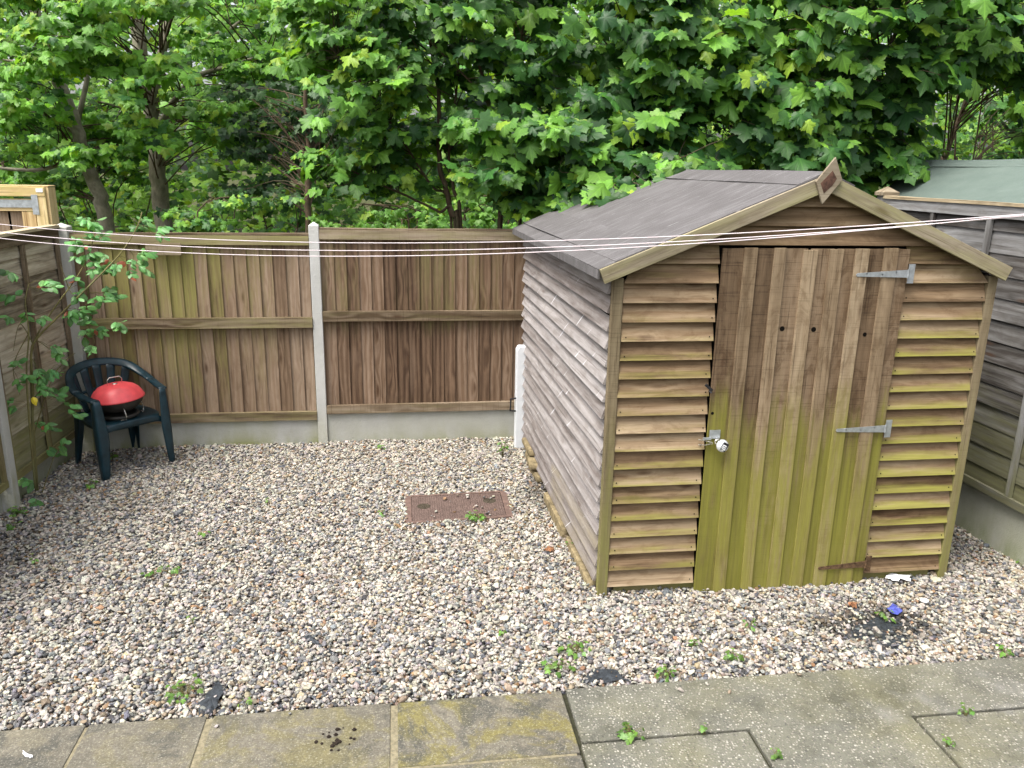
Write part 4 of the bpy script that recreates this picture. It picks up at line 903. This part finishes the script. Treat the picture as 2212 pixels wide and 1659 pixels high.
def leaf_mesh(tmpl, pos, nrm, tip, size, col):
    """numpy arrays -> (verts, faces, bc, colour)"""
    V, F, B = tmpl; n = len(pos); m = len(V)
    nrm = nrm/np.linalg.norm(nrm, axis=1)[:, None]
    tip = tip-nrm*(tip*nrm).sum(1)[:, None]; tip /= np.linalg.norm(tip, axis=1)[:, None]+1e-9
    sd_ = np.cross(tip, nrm)
    V = np.array(V)[None].repeat(n, 0); V[:, :, 2] *= rng.uniform(.1, 2.4, (n, 1)); V[:, :, 2] += .28*V[:, :, 0]*V[:, :, 1]*rng.normal(0, 1, (n, 1)); V[:, :, 0] *= rng.uniform(.82, 1.15, (n, 1))
    W = pos[:, None, :]+size[:, None, None]*(V[:, :, 0:1]*sd_[:, None, :]+V[:, :, 1:2]*tip[:, None, :]+V[:, :, 2:3]*nrm[:, None, :])
    FF = F[None]+(np.arange(n)*m)[:, None, None]
    return W.reshape(-1, 3), FF.reshape(-1, 3), np.tile(B, (n, 1)), np.repeat(col, m, axis=0)*np.clip(1+.10*rng.normal(0, 1, (n*m, 1)), .7, 1.3)
def leaf_object(name, parts, mat, parent=None, stuff=False):
    Vs, Fs, Bs, Cs, k = [], [], [], [], 0
    for v, f, b, c in parts: Vs.append(v); Fs.append(f+k); Bs.append(b); Cs.append(c); k += len(v)
    V, F, B, C = np.vstack(Vs), np.vstack(Fs), np.vstack(Bs), np.vstack(Cs)
    if parent is not None: V = V-np.array(parent.location)
    me = bpy.data.meshes.new(name); me.vertices.add(len(V)); me.vertices.foreach_set('co', V.astype(np.float32).ravel())
    me.loops.add(F.size); me.loops.foreach_set('vertex_index', F.astype(np.int32).ravel()); me.polygons.add(len(F))
    me.polygons.foreach_set('loop_start', np.arange(0, F.size, 3, dtype=np.int32)); me.polygons.foreach_set('loop_total', np.full(len(F), 3, np.int32))
    me.polygons.foreach_set('use_smooth', np.ones(len(F), bool)); me.update(calc_edges=True); me.validate()
    for nm, d in (('bc', B), ('tint', C)):
        a = me.attributes.new(nm, 'FLOAT_VECTOR', 'POINT'); a.data.foreach_set('vector', d.astype(np.float32).ravel())
    me.materials.append(mat); o = bpy.data.objects.new(name, me); sc.collection.objects.link(o)
    if parent is not None: o.parent = parent
    if stuff: o['kind'] = 'stuff'
    return o
G_DEEP, G_MID, G_LITE, G_NEW = np.array((.011, .043, .017)), np.array((.036, .110, .027)), np.array((.115, .260, .040)), np.array((.21, .34, .035))  # leaf tones: sunlight and deep shade painted in, besides fresh growth
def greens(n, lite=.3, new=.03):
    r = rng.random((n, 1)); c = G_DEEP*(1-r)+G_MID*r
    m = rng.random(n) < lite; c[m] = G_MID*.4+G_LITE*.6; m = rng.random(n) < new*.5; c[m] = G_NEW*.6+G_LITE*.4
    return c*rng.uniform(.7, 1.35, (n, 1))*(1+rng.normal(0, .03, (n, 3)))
def grow(name, label, cat, stems, sprays, leaf=.12, per=12, tmpl=T_HI, lite=.3, new=.03, group=None, bark_m='twig', spread=.22, flat=.75, droop=.35, stemn=8, col_gain=1.18, twig_r=.006):
    """stems: list of (points, radii); sprays: list of (point, outward dir, liteness)"""
    base = np.array(stems[0][0][0]); root = thing(name, label, cat, tuple(base), group)
    mb = MB(); allp = []
    for P, R in stems:
        q = bez(P, max(8, 4*len(P))); q[1:-1] += rng.normal(0, .012, q[1:-1].shape)*min(1, max(R)*12); rr = np.interp(np.linspace(0, 1, len(q)), np.linspace(0, 1, len(R)), R); mb.tube(q, rr, stemn); allp.append(np.column_stack([q, rr]))
    wbuild(mb, 'trunk', M[bark_m], root, smooth=True)
    allp = np.vstack(allp); mb = MB(); parts = []; PP, NN, TT, SS, CC = [], [], [], [], []
    for (p, d, li) in sprays:
        p = np.array(p); d = np.array(d, float); d /= np.linalg.norm(d)
        dist = np.linalg.norm(allp[:, :3]-p, axis=1)+np.maximum(0, allp[:, 2]-p[2]+.1)*1.5; k = int(np.argmin(dist*rng.uniform(.75, 1.5, len(dist)))); s0 = allp[k, :3]
        mid = (s0+p)/2+np.array([0, 0, .10*np.linalg.norm(p-s0)*.5])+rng.normal(0, .03, 3); end = p+d*spread
        q = bez([s0, mid, p, end], 9); r0 = min(allp[k, 3]*.6, twig_r*(1+.35*dist[k])); mb.tube(q, np.linspace(r0, twig_r*.3, 9), 5, cap=False)
        n = max(4, int(rng.normal(per, per*.25))); f = np.linspace(.0, 1, n)**.8
        lat = np.cross(d, (0, 0, 1.)); lat /= np.linalg.norm(lat)+1e-6
        for j in range(n):
            b = p-d*spread*.45+d*spread*1.45*f[j]; sgn = 1 if j % 2 else -1
            dirn = d*(.35+.65*f[j])+lat*sgn*(1.15-.75*f[j])*rng.uniform(.6, 1.2)+rng.normal(0, .28, 3)*np.array([1, 1, .6]); dirn[2] -= droop*rng.uniform(.2, 1.5)
            dirn /= np.linalg.norm(dirn); pet = leaf*rng.uniform(.35, .9)
            nn = np.array([0, 0, flat])+np.array([d[0], d[1], 0])*.45+np.array([0, -.25, 0])+rng.normal(0, .32, 3)
            PP.append(b+dirn*pet*np.array([1, 1, .5])); NN.append(nn); TT.append(dirn); SS.append(leaf*rng.uniform(.45, 1.38)*(1-.35*(f[j] > .93))); CC.append((li, f[j]))
    wbuild(mb, 'branch', M['twig'], root, smooth=True)
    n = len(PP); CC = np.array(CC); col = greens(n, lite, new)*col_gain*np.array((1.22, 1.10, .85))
    m = rng.random(n) < CC[:, 0]; col[m] = col[m]*.4+G_LITE*.6*rng.uniform(.8, 1.3, (m.sum(), 1))  # sunlit tone painted onto this share of the spray's leaves
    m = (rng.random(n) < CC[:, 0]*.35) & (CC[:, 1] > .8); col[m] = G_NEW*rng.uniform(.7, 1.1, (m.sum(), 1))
    leaf_object('crown', [leaf_mesh(tmpl, np.array(PP), np.array(NN), np.array(TT), np.array(SS), col)], M['leaf'], root)
    return root
def spr(x0, x1, y0, y1, Ya, Yb, n, li=.1, out=(0, -1, -.05), shape=None):
    L = []
    while len(L) < n:
        x, y = rng.uniform(x0, x1), rng.uniform(y0, y1)
        if shape is not None and not shape(x, y): continue
        p = at(x, y, rng.uniform(Ya, Yb)); o = np.array(out)+rng.normal(0, .45, 3)*np.array([1, .8, .35]); L.append((p, o, li))
    return L
def st(Y, pts, r0, r1, ground=None):
    P = [at(x, y, Y) for x, y in pts]
    if ground is not None: P = [np.array([P[0][0]+ground, Y, -.1])]+P
    return (P, [r0+(r1-r0)*i/(len(P)-1) for i in range(len(P))])
sg = 'young sycamores behind the back fence'
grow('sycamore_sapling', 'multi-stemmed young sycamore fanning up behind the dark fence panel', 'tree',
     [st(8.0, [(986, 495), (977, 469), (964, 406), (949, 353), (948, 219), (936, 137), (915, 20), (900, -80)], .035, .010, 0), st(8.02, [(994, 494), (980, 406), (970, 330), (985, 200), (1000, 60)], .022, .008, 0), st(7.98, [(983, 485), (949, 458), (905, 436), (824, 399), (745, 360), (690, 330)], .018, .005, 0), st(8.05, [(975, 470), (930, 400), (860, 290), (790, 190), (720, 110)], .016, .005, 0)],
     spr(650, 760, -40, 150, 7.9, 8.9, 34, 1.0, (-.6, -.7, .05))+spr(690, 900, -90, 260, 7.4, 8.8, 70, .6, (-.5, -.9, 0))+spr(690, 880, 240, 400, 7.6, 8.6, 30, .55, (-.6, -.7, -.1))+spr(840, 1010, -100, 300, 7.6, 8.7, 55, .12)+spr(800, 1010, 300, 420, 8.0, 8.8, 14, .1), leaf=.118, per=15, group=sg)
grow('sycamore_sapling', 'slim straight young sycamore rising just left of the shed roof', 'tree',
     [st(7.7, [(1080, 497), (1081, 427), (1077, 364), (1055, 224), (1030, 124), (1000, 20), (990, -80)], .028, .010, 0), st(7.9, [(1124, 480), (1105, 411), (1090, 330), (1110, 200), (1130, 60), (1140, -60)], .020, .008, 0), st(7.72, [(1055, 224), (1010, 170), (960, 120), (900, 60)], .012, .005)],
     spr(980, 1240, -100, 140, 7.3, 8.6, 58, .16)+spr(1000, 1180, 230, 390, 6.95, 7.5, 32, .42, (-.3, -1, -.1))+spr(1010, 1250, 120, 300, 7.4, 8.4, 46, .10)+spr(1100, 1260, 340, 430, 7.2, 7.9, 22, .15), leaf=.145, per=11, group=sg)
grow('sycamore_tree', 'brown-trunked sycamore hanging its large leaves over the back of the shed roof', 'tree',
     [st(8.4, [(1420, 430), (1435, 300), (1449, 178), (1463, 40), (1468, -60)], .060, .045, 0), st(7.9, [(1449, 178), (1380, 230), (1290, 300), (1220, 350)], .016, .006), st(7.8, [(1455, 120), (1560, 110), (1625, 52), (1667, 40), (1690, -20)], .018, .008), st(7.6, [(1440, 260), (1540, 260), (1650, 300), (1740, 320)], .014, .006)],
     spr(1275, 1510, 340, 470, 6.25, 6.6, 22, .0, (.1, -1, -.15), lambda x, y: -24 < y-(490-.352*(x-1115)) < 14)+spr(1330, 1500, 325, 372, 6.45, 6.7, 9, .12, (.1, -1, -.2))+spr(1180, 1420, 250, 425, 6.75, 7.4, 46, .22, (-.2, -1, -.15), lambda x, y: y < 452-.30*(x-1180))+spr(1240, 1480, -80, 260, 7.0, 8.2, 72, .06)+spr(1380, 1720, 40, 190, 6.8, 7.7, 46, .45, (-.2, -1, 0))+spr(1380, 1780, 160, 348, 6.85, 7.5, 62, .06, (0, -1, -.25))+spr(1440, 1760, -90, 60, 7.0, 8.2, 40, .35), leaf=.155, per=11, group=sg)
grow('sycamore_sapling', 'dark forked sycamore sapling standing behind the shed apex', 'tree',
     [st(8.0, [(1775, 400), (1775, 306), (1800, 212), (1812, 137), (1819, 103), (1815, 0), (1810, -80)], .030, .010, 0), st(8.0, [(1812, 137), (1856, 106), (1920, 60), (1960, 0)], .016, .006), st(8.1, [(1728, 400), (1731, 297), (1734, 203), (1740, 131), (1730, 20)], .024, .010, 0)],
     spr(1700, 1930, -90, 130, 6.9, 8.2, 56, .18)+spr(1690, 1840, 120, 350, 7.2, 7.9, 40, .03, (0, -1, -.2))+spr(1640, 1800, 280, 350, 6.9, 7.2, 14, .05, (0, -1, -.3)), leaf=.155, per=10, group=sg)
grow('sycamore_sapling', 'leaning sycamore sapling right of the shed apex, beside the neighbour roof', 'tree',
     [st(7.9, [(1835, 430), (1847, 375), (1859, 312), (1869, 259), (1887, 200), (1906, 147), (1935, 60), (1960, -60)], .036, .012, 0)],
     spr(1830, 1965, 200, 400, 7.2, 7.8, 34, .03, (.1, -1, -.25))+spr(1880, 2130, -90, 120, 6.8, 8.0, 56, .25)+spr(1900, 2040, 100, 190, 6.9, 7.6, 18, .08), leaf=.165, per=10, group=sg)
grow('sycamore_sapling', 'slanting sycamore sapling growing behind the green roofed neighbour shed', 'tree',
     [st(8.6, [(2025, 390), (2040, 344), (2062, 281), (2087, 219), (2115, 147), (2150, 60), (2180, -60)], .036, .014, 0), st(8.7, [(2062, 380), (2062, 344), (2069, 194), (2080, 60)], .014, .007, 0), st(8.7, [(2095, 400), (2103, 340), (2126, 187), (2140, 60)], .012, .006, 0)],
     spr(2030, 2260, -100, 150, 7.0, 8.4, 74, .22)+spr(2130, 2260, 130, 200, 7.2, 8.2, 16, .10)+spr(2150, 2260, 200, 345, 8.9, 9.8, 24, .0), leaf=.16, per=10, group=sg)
# taller woodland trees on the left
wg = 'woodland trees behind the back fence'
grow('sycamore_tree', 'tall sycamore with the thick forked trunk on the left, behind the fence', 'tree',
     [st(12.0, [(352, 480), (345, 400), (338, 330), (326, 250), (316, 190), (300, 90), (292, 0), (290, -120)], .125, .075, .02), st(12.0, [(328, 240), (343, 150), (361, 50), (370, -80)], .065, .045), st(12.2, [(340, 275), (390, 200), (430, 165), (540, 130), (600, 110)], .05, .015), st(13.5, [(325, 250), (270, 235), (200, 215)], .03, .012), st(12.6, [(360, 100), (450, 75), (500, 60), (560, 10)], .035, .015)],
     spr(90, 240, 45, 140, 10.0, 11.2, 26, .9)+spr(250, 390, 125, 175, 10.0, 10.8, 9, .6)+spr(180, 420, -70, 35, 9.8, 11, 30, .8)+spr(390, 650, -60, 150, 11.5, 13.5, 52, .45)+spr(400, 660, 130, 290, 12, 14, 40, .5)+spr(290, 390, 255, 312, 10.6, 11.2, 10, .35)+spr(380, 560, 200, 300, 11, 12, 16, .7)+spr(150, 310, 190, 300, 13, 14, 22, .5),
     leaf=.125, per=21, tmpl=T_HI, group=wg, bark_m='bark', spread=.40, stemn=12, lite=.6, twig_r=.007, col_gain=1.5)
grow('sycamore_tree', 'tall leaning sycamore trunk furthest left behind the pine store', 'tree',
     [st(12.6, [(228, 480), (205, 400), (188, 360), (169, 281), (134, 194), (110, 140), (78, 60), (70, -100)], .112, .065, .15), st(12.7, [(160, 285), (120, 265), (60, 235), (-40, 200)], .035, .015), st(12.3, [(180, 345), (150, 348), (80, 366), (-30, 360)], .035, .02), st(12.8, [(165, 275), (190, 150), (180, 60), (170, -60)], .04, .02), st(12.8, [(105, 150), (60, 140), (-30, 120)], .03, .015)],
     spr(-40, 120, -60, 120, 11, 13, 36, .6)+spr(-40, 120, 120, 250, 11, 13, 30, .35)+spr(-30, 150, 250, 345, 11, 13.5, 32, .5)+spr(150, 300, 300, 345, 10.8, 11.4, 9, .45)+spr(180, 320, 260, 330, 13, 14.5, 20, .5)+spr(0, 180, 360, 420, 13, 14, 14, .5),
     leaf=.125, per=21, tmpl=T_HI, group=wg, bark_m='bark', spread=.40, stemn=12, lite=.6, twig_r=.007, col_gain=1.5)
grow('slender_tree', 'slender dark trunk standing behind the middle concrete post', 'tree',
     [st(10.0, [(666, 480), (665, 400), (668, 330), (660, 200), (670, 60)], .042, .02, 0)], spr(500, 740, 170, 420, 10.2, 12.5, 84, .0, (0, -1, -.2)), leaf=.10, per=17, tmpl=T_HI, group=wg, spread=.34, lite=.12, col_gain=.62)  # leaves coloured darker to paint the deep shade of the wood here
# undergrowth just beyond the fence
ug = 'undergrowth beyond the fence'
for lab, x0, x1, y0, y1, Ya, Yb, n, li in (('low green undergrowth bush behind the greenish fence panel', 380, 660, 425, 520, 9.5, 11, 56, .25), ('dark bush behind the foot of the two thick trunks', 120, 420, 350, 500, 13.0, 14.5, 44, .3),
                                          ('pale flowering bramble bush between the middle post and the young sycamore stems', 690, 960, 440, 540, 9.5, 11, 62, .9), ('pale bramble bush left of the shed roof edge', 960, 1140, 420, 530, 9.8, 11, 40, .9),
                                          ('loose bright bush behind the shed ridge', 1250, 1720, 230, 420, 9.6, 11, 50, .6), ('dark feathery conifer-like bush at the far right above the green roof', 2080, 2260, 230, 400, 10.0, 11, 60, .0)):
    a = at((x0+x1)/2, y1, (Ya+Yb)/2)
    S = [([np.array([a[0]+rng.uniform(-.3, .3), a[1], -.1]), at(rng.uniform(x0, x1), (y0+y1)/2, rng.uniform(Ya, Yb)), at(rng.uniform(x0, x1), y0, rng.uniform(Ya, Yb))], [.014, .009, .004]) for k in range(5)]
    grow('undergrowth_bush', lab, 'bush', S, spr(x0, x1, y0, y1+90, Ya, Yb, n, li, (0, -1, .2)), leaf=.085, per=19, tmpl=T_HI, group=ug, spread=.25, lite=.5)
# the wood further back: one mass
def wood_mass():
    parts = []
    for Ya, Yb, n, s0, zc in ((14.5, 17, 17000, .16, 6.5), (18, 22, 22000, .21, 9), (24, 31, 20000, .36, 13)):
        # clumps
        nc = 260; cen = np.column_stack([rng.uniform(-.80*Yb, .95*Yb, nc), rng.uniform(Ya, Yb, nc), rng.uniform(.1, zc, nc)])
        w = rng.choice(nc, n); P = cen[w]+rng.normal(0, 1, (n, 3))*np.array([.75, .6, .42])*(Yb/16); P[:, 2] = np.abs(P[:, 2])
        nr = np.column_stack([rng.normal(0, .4, n), rng.normal(-.35, .4, n), np.full(n, .8)]); tp = np.column_stack([rng.normal(0, 1, n), rng.normal(-.5, .8, n), rng.normal(-.4, .3, n)])
        cl = greens(n, .55, .04); cb_ = rng.random(nc)[w]; cl *= (.7+2.2*cb_)[:, None]*np.array((1.35, 1.05, .9)); cl *= np.minimum(1, .34/cl.max(1))[:, None]
        parts.append(leaf_mesh(T_LO, P, nr, tp, s0*rng.uniform(.6, 1.3, n), cl))
    return leaf_object('woodland', parts, M['leaf'], stuff=True)
wood_mass()
# ------------------------------------------------------------------ rose bush
rb = thing('rose_bush', 'straggly green rose bush climbing the left back corner of the yard', 'bush', tuple(atz(80, 1065)))
d1 = lambda cx_, cy_: ((cx_/1.8035)/1.15732, (400+cy_/1.8035)/1.15732)
def cst(pts, Ys): return [at(*d1(*p), y) for p, y in zip(pts, Ys)]
stems = [(cst([(165, 1490), (145, 1250), (150, 1050), (140, 870), (170, 800), (270, 700), (400, 570), (490, 480), (560, 400), (620, 300), (640, 235)], np.linspace(5.75, 6.35, 11)), .010),
         (cst([(170, 1490), (150, 1200), (140, 1000), (150, 830), (230, 690), (310, 580), (370, 490), (410, 400), (430, 290)], np.linspace(5.75, 6.4, 9)), .008),
         (cst([(160, 1480), (130, 1150), (120, 950), (130, 780), (115, 640), (130, 560)], np.linspace(5.72, 5.95, 6)), .008),
         (cst([(310, 580), (290, 520), (270, 470)], (6.1, 6.1, 6.1)), .004), (cst([(400, 570), (390, 700), (420, 800)], (6.15, 6.2, 6.2)), .004),
         (cst([(150, 1080), (230, 980), (300, 900), (340, 870)], (5.9, 6.0, 6.1, 6.15)), .005), (cst([(150, 1250), (210, 1050), (260, 940)], (5.85, 5.95, 6.0)), .005),
         (cst([(150, 830), (90, 740), (60, 860)], (5.9, 5.85, 5.85)), .004), (cst([(190, 1500), (240, 1350), (270, 1300)], (5.85, 6.0, 6.05)), .004), (cst([(130, 780), (60, 930), (90, 1060)], (5.9, 5.8, 5.8)), .004)]
mb = MB(); spine = []
for P, r in stems:
    q = bez(P, 22); mb.tube(q, np.linspace(r, r*.35, 22), 7); spine.append(q)
wbuild(mb, 'stem', M['rose_stem'], rb, smooth=True)
PP, NN, TT, SS = [], [], [], []; tw = MB()
def compound(p, d, s_):
    d = d/np.linalg.norm(d); lat = np.cross(d, (0, 0, 1.)); lat /= np.linalg.norm(lat)+1e-6
    tw.tube([p, p+d*s_*1.6+(0, 0, .004), p+d*s_*2.8], .0013, 4, cap=False)
    for a, sgn in ((1.2, -1), (1.2, 1), (2.1, -1), (2.1, 1), (2.8, 0)):
        PP.append(p+d*s_*a); TT.append(d*(.6 if sgn else 1)+lat*sgn+np.array([0, 0, -.35+rng.normal(0, .15)])); NN.append(np.array([.2, -.5, .8])+rng.normal(0, .3, 3)); SS.append(s_*rng.uniform(.9, 1.5))
for cx_, cy_, Y_, k in ((430, 280, 6.38, 5), (625, 290, 6.35, 5), (690, 310, 6.35, 3), (400, 370, 6.35, 7), (370, 430, 6.3, 7), (420, 480, 6.28, 6), (530, 470, 6.28, 7), (590, 420, 6.3, 6), (610, 470, 6.28, 3), (470, 600, 6.22, 5), (350, 590, 6.15, 5), (400, 640, 6.2, 6), (330, 690, 6.1, 7),
                        (400, 740, 6.2, 6), (430, 800, 6.2, 6), (520, 730, 6.2, 3), (130, 550, 5.92, 4), (110, 640, 5.9, 3), (200, 590, 6.0, 4), (140, 740, 5.9, 4), (230, 860, 6.0, 5), (160, 920, 5.9, 4), (260, 920, 6.05, 4), (150, 1000, 5.88, 6), (210, 1080, 5.95, 4), (100, 1100, 5.8, 3), (290, 1140, 6.05, 4), (190, 1190, 5.9, 3), (240, 1330, 6.0, 3), (60, 950, 5.8, 3), (180, 1480, 5.82, 3), (380, 330, 6.38, 4)):
    c = at(*d1(cx_, cy_), Y_); sp_ = np.vstack(spine); j = int(np.argmin(np.linalg.norm(sp_-c, axis=1)))
    for q in range(max(2, int(k*.62))):
        p = c+rng.normal(0, .028, 3); d = (p-sp_[j])+rng.normal(0, .05, 3)+np.array([.01, -.03, .0]); s0 = sp_[j]
        if np.linalg.norm(p-s0) > .03: tw.tube([s0, (s0+p)/2+(0, 0, .008), p], .0016, 4, cap=False)
        compound(p, d, rng.uniform(.026, .036))
wbuild(tw, 'foliage_stalks', M['rose_stem'], rb)
n = len(PP); cl = np.array((.085, .20, .065))*rng.uniform(.7, 1.6, (n, 1))*(1+rng.normal(0, .06, (n, 3))); m = rng.random(n) < .025; cl[m] = (.20, .06, .03)
leaf_object('foliage', [leaf_mesh(T_OV, np.array(PP), np.array(NN), np.array(TT), np.array(SS)*1.75, cl)], M['rose_leaf'], rb)
yl = at(*d1(148, 1068), 5.8); leaf_object('yellow_leaf', [leaf_mesh(T_OV, np.array([yl]), np.array([(.1, -.8, .5)]), np.array([(0.3, 0, -1.)]), np.array([.065]), np.array([(.62, .52, .05)]))], M['rose_leaf'], rb)
# ------------------------------------------------------------------ weeds in the gravel and the joints
def weed(label, px, py, s_, n, z=.005, kind='lobed', hgt=.05):
    c = atz(px, py, z); root = thing('weed', label, 'weed', tuple(c), 'weeds in the gravel and joints'); P, Nn, T, S = [], [], [], []; mb = MB()
    for k in range(n):
        a = rng.uniform(0, 6.28); r = s_*rng.uniform(.15, 1); h = hgt*rng.uniform(.3, 1); e = c+np.array([math.cos(a)*r, math.sin(a)*r*.9, h])
        mb.tube([c+np.array([rng.normal(0, .006), rng.normal(0, .006), -.012]), (c+e)/2+np.array([0, 0, h*.35]), e], .0013, 4, cap=False)
        P.append(e); Nn.append(np.array([math.cos(a)*.3, math.sin(a)*.3-.25, 1])+rng.normal(0, .2, 3)); T.append(np.array([math.cos(a), math.sin(a), -.15])+rng.normal(0, .3, 3)); S.append(rng.uniform(.016, .036)*(1 if s_ > .03 else .7))
    wbuild(mb, 'stalk', M['rose_stem'], root); cl = np.array((.085, .17, .034))*rng.uniform(.6, 1.5, (n, 1))*(1+rng.normal(0, .06, (n, 3)))
    leaf_object('leaves', [leaf_mesh(T_LO if kind == 'lobed' else T_OV, np.array(P), np.array(Nn), np.array(T), np.array(S), cl)], M['rose_leaf'], root)
for a in (('bushy weed at the near edge of the drain cover', 1028, 1122, .07, 26), ('taller leafy weed against the stone stack at the shed corner', 1085, 985, .06, 16, .005, 'oval', .16), ('weed clump beside the black membrane scrap near the left slabs', 400, 1500, .09, 24),
          ('tiny weed close to the smooth slab edge, right of the left joint', 530, 1528, .03, 6), ('round-leaved weed in the left middle gravel', 368, 1240, .06, 11), ('small weed just left of the round-leaved one', 325, 1246, .04, 6), ('small yellowish weed above the round-leaved one', 440, 1160, .04, 6),
          ('weed seedling under the garden chair', 240, 992, .07, 12), ('weed in front of the garden chair front leg', 195, 1052, .06, 12), ('low weed in the left corner below the post', 40, 1110, .08, 16), ('small weed low at the left edge in damp gravel', 30, 1140, .05, 9),
          ('lone sprig of weed in the gravel between door and paving', 1620, 1362, .035, 9, .005, 'oval', .07), ('trailing weed left of the black scrap at the paving corner', 1245, 1408, .09, 20), ('weed at the paving edge left of the black scrap', 1210, 1450, .08, 18), ('grassy weed on the paving edge right of the black scrap', 1440, 1462, .06, 20, .005, 'oval'),
          ('thin upright weed halfway between scrap and shed door', 1500, 1398, .03, 8), ('weed at the right end of the grassy clump', 1582, 1428, .05, 12), ('weed sprig by the blue wrapper', 1912, 1338, .04, 8), ('bright weed filling the short joint of the aggregate paving', 1362, 1592, .05, 26, PZ),
          ('tiny weed in the joint right of the bright clump', 1520, 1586, .022, 6, PZ), ('small weed in the slanting paving joint at the bottom', 1675, 1636, .025, 8, PZ), ('small weed in the long joint at the right', 2085, 1545, .03, 10, PZ), ('small weed in the slanting joint at far right bottom', 2045, 1612, .025, 8, PZ), ('weed by the paving edge at far right', 2170, 1416, .05, 10),
          ('small weed tucked at the foot of the shed side', 1236, 1182, .035, 10), ('weed at the foot of the middle concrete post', 668, 952, .05, 12), ('tiny weed near the middle of the gravel', 826, 972, .035, 7), ('small weed in the centre gravel below the drain cover', 1085, 1378, .025, 8), ('small weed left of the drain cover', 826, 1115, .03, 6), ('pale weed at the far left middle', 75, 1215, .03, 5),
          ('tiny weed in the gravel above the left joint', 415, 1345, .02, 4), ('lone weed in the upper left gravel', 577, 1090, .025, 4), ('weed at the right fence foot', 2210, 1225, .05, 9)):
    weed(*a)

# ------------------------------------------------------------------ dry leaf crumbs lying between the stones
P = []
for (x0, x1, y0, y1, n_) in ((-2.6, 1.0, 6.55, 6.85, 70), (.75, 1.05, 4.3, 6.5, 50), (-2.65, -2.2, 4.6, 6.6, 60), (-1.8, 3.6, 3.25, 6.4, 90), (-1.6, 3.0, 3.22, 3.32, 50), (3.35, 3.8, 4.1, 5.2, 40)):
    P.append(np.column_stack([rng.uniform(x0, x1, n_), rng.uniform(y0, y1, n_), np.full(n_, .012)]))
P = np.vstack(P); n = len(P); k = ~((P[:, 0] > 1.0) & (P[:, 0] < 3.35) & (P[:, 1] > 3.98)); P = P[k]; n = len(P)
litter = leaf_object('leaf_litter', [leaf_mesh(T_OV, P, np.column_stack([rng.normal(0, .35, (n, 2)), np.ones(n)]), np.column_stack([rng.normal(0, 1, (n, 2)), np.zeros(n)]), rng.uniform(.012, .034, n), np.array((.15, .095, .05))*rng.uniform(.4, 1.5, (n, 1)))], M['rose_leaf'], stuff=True)
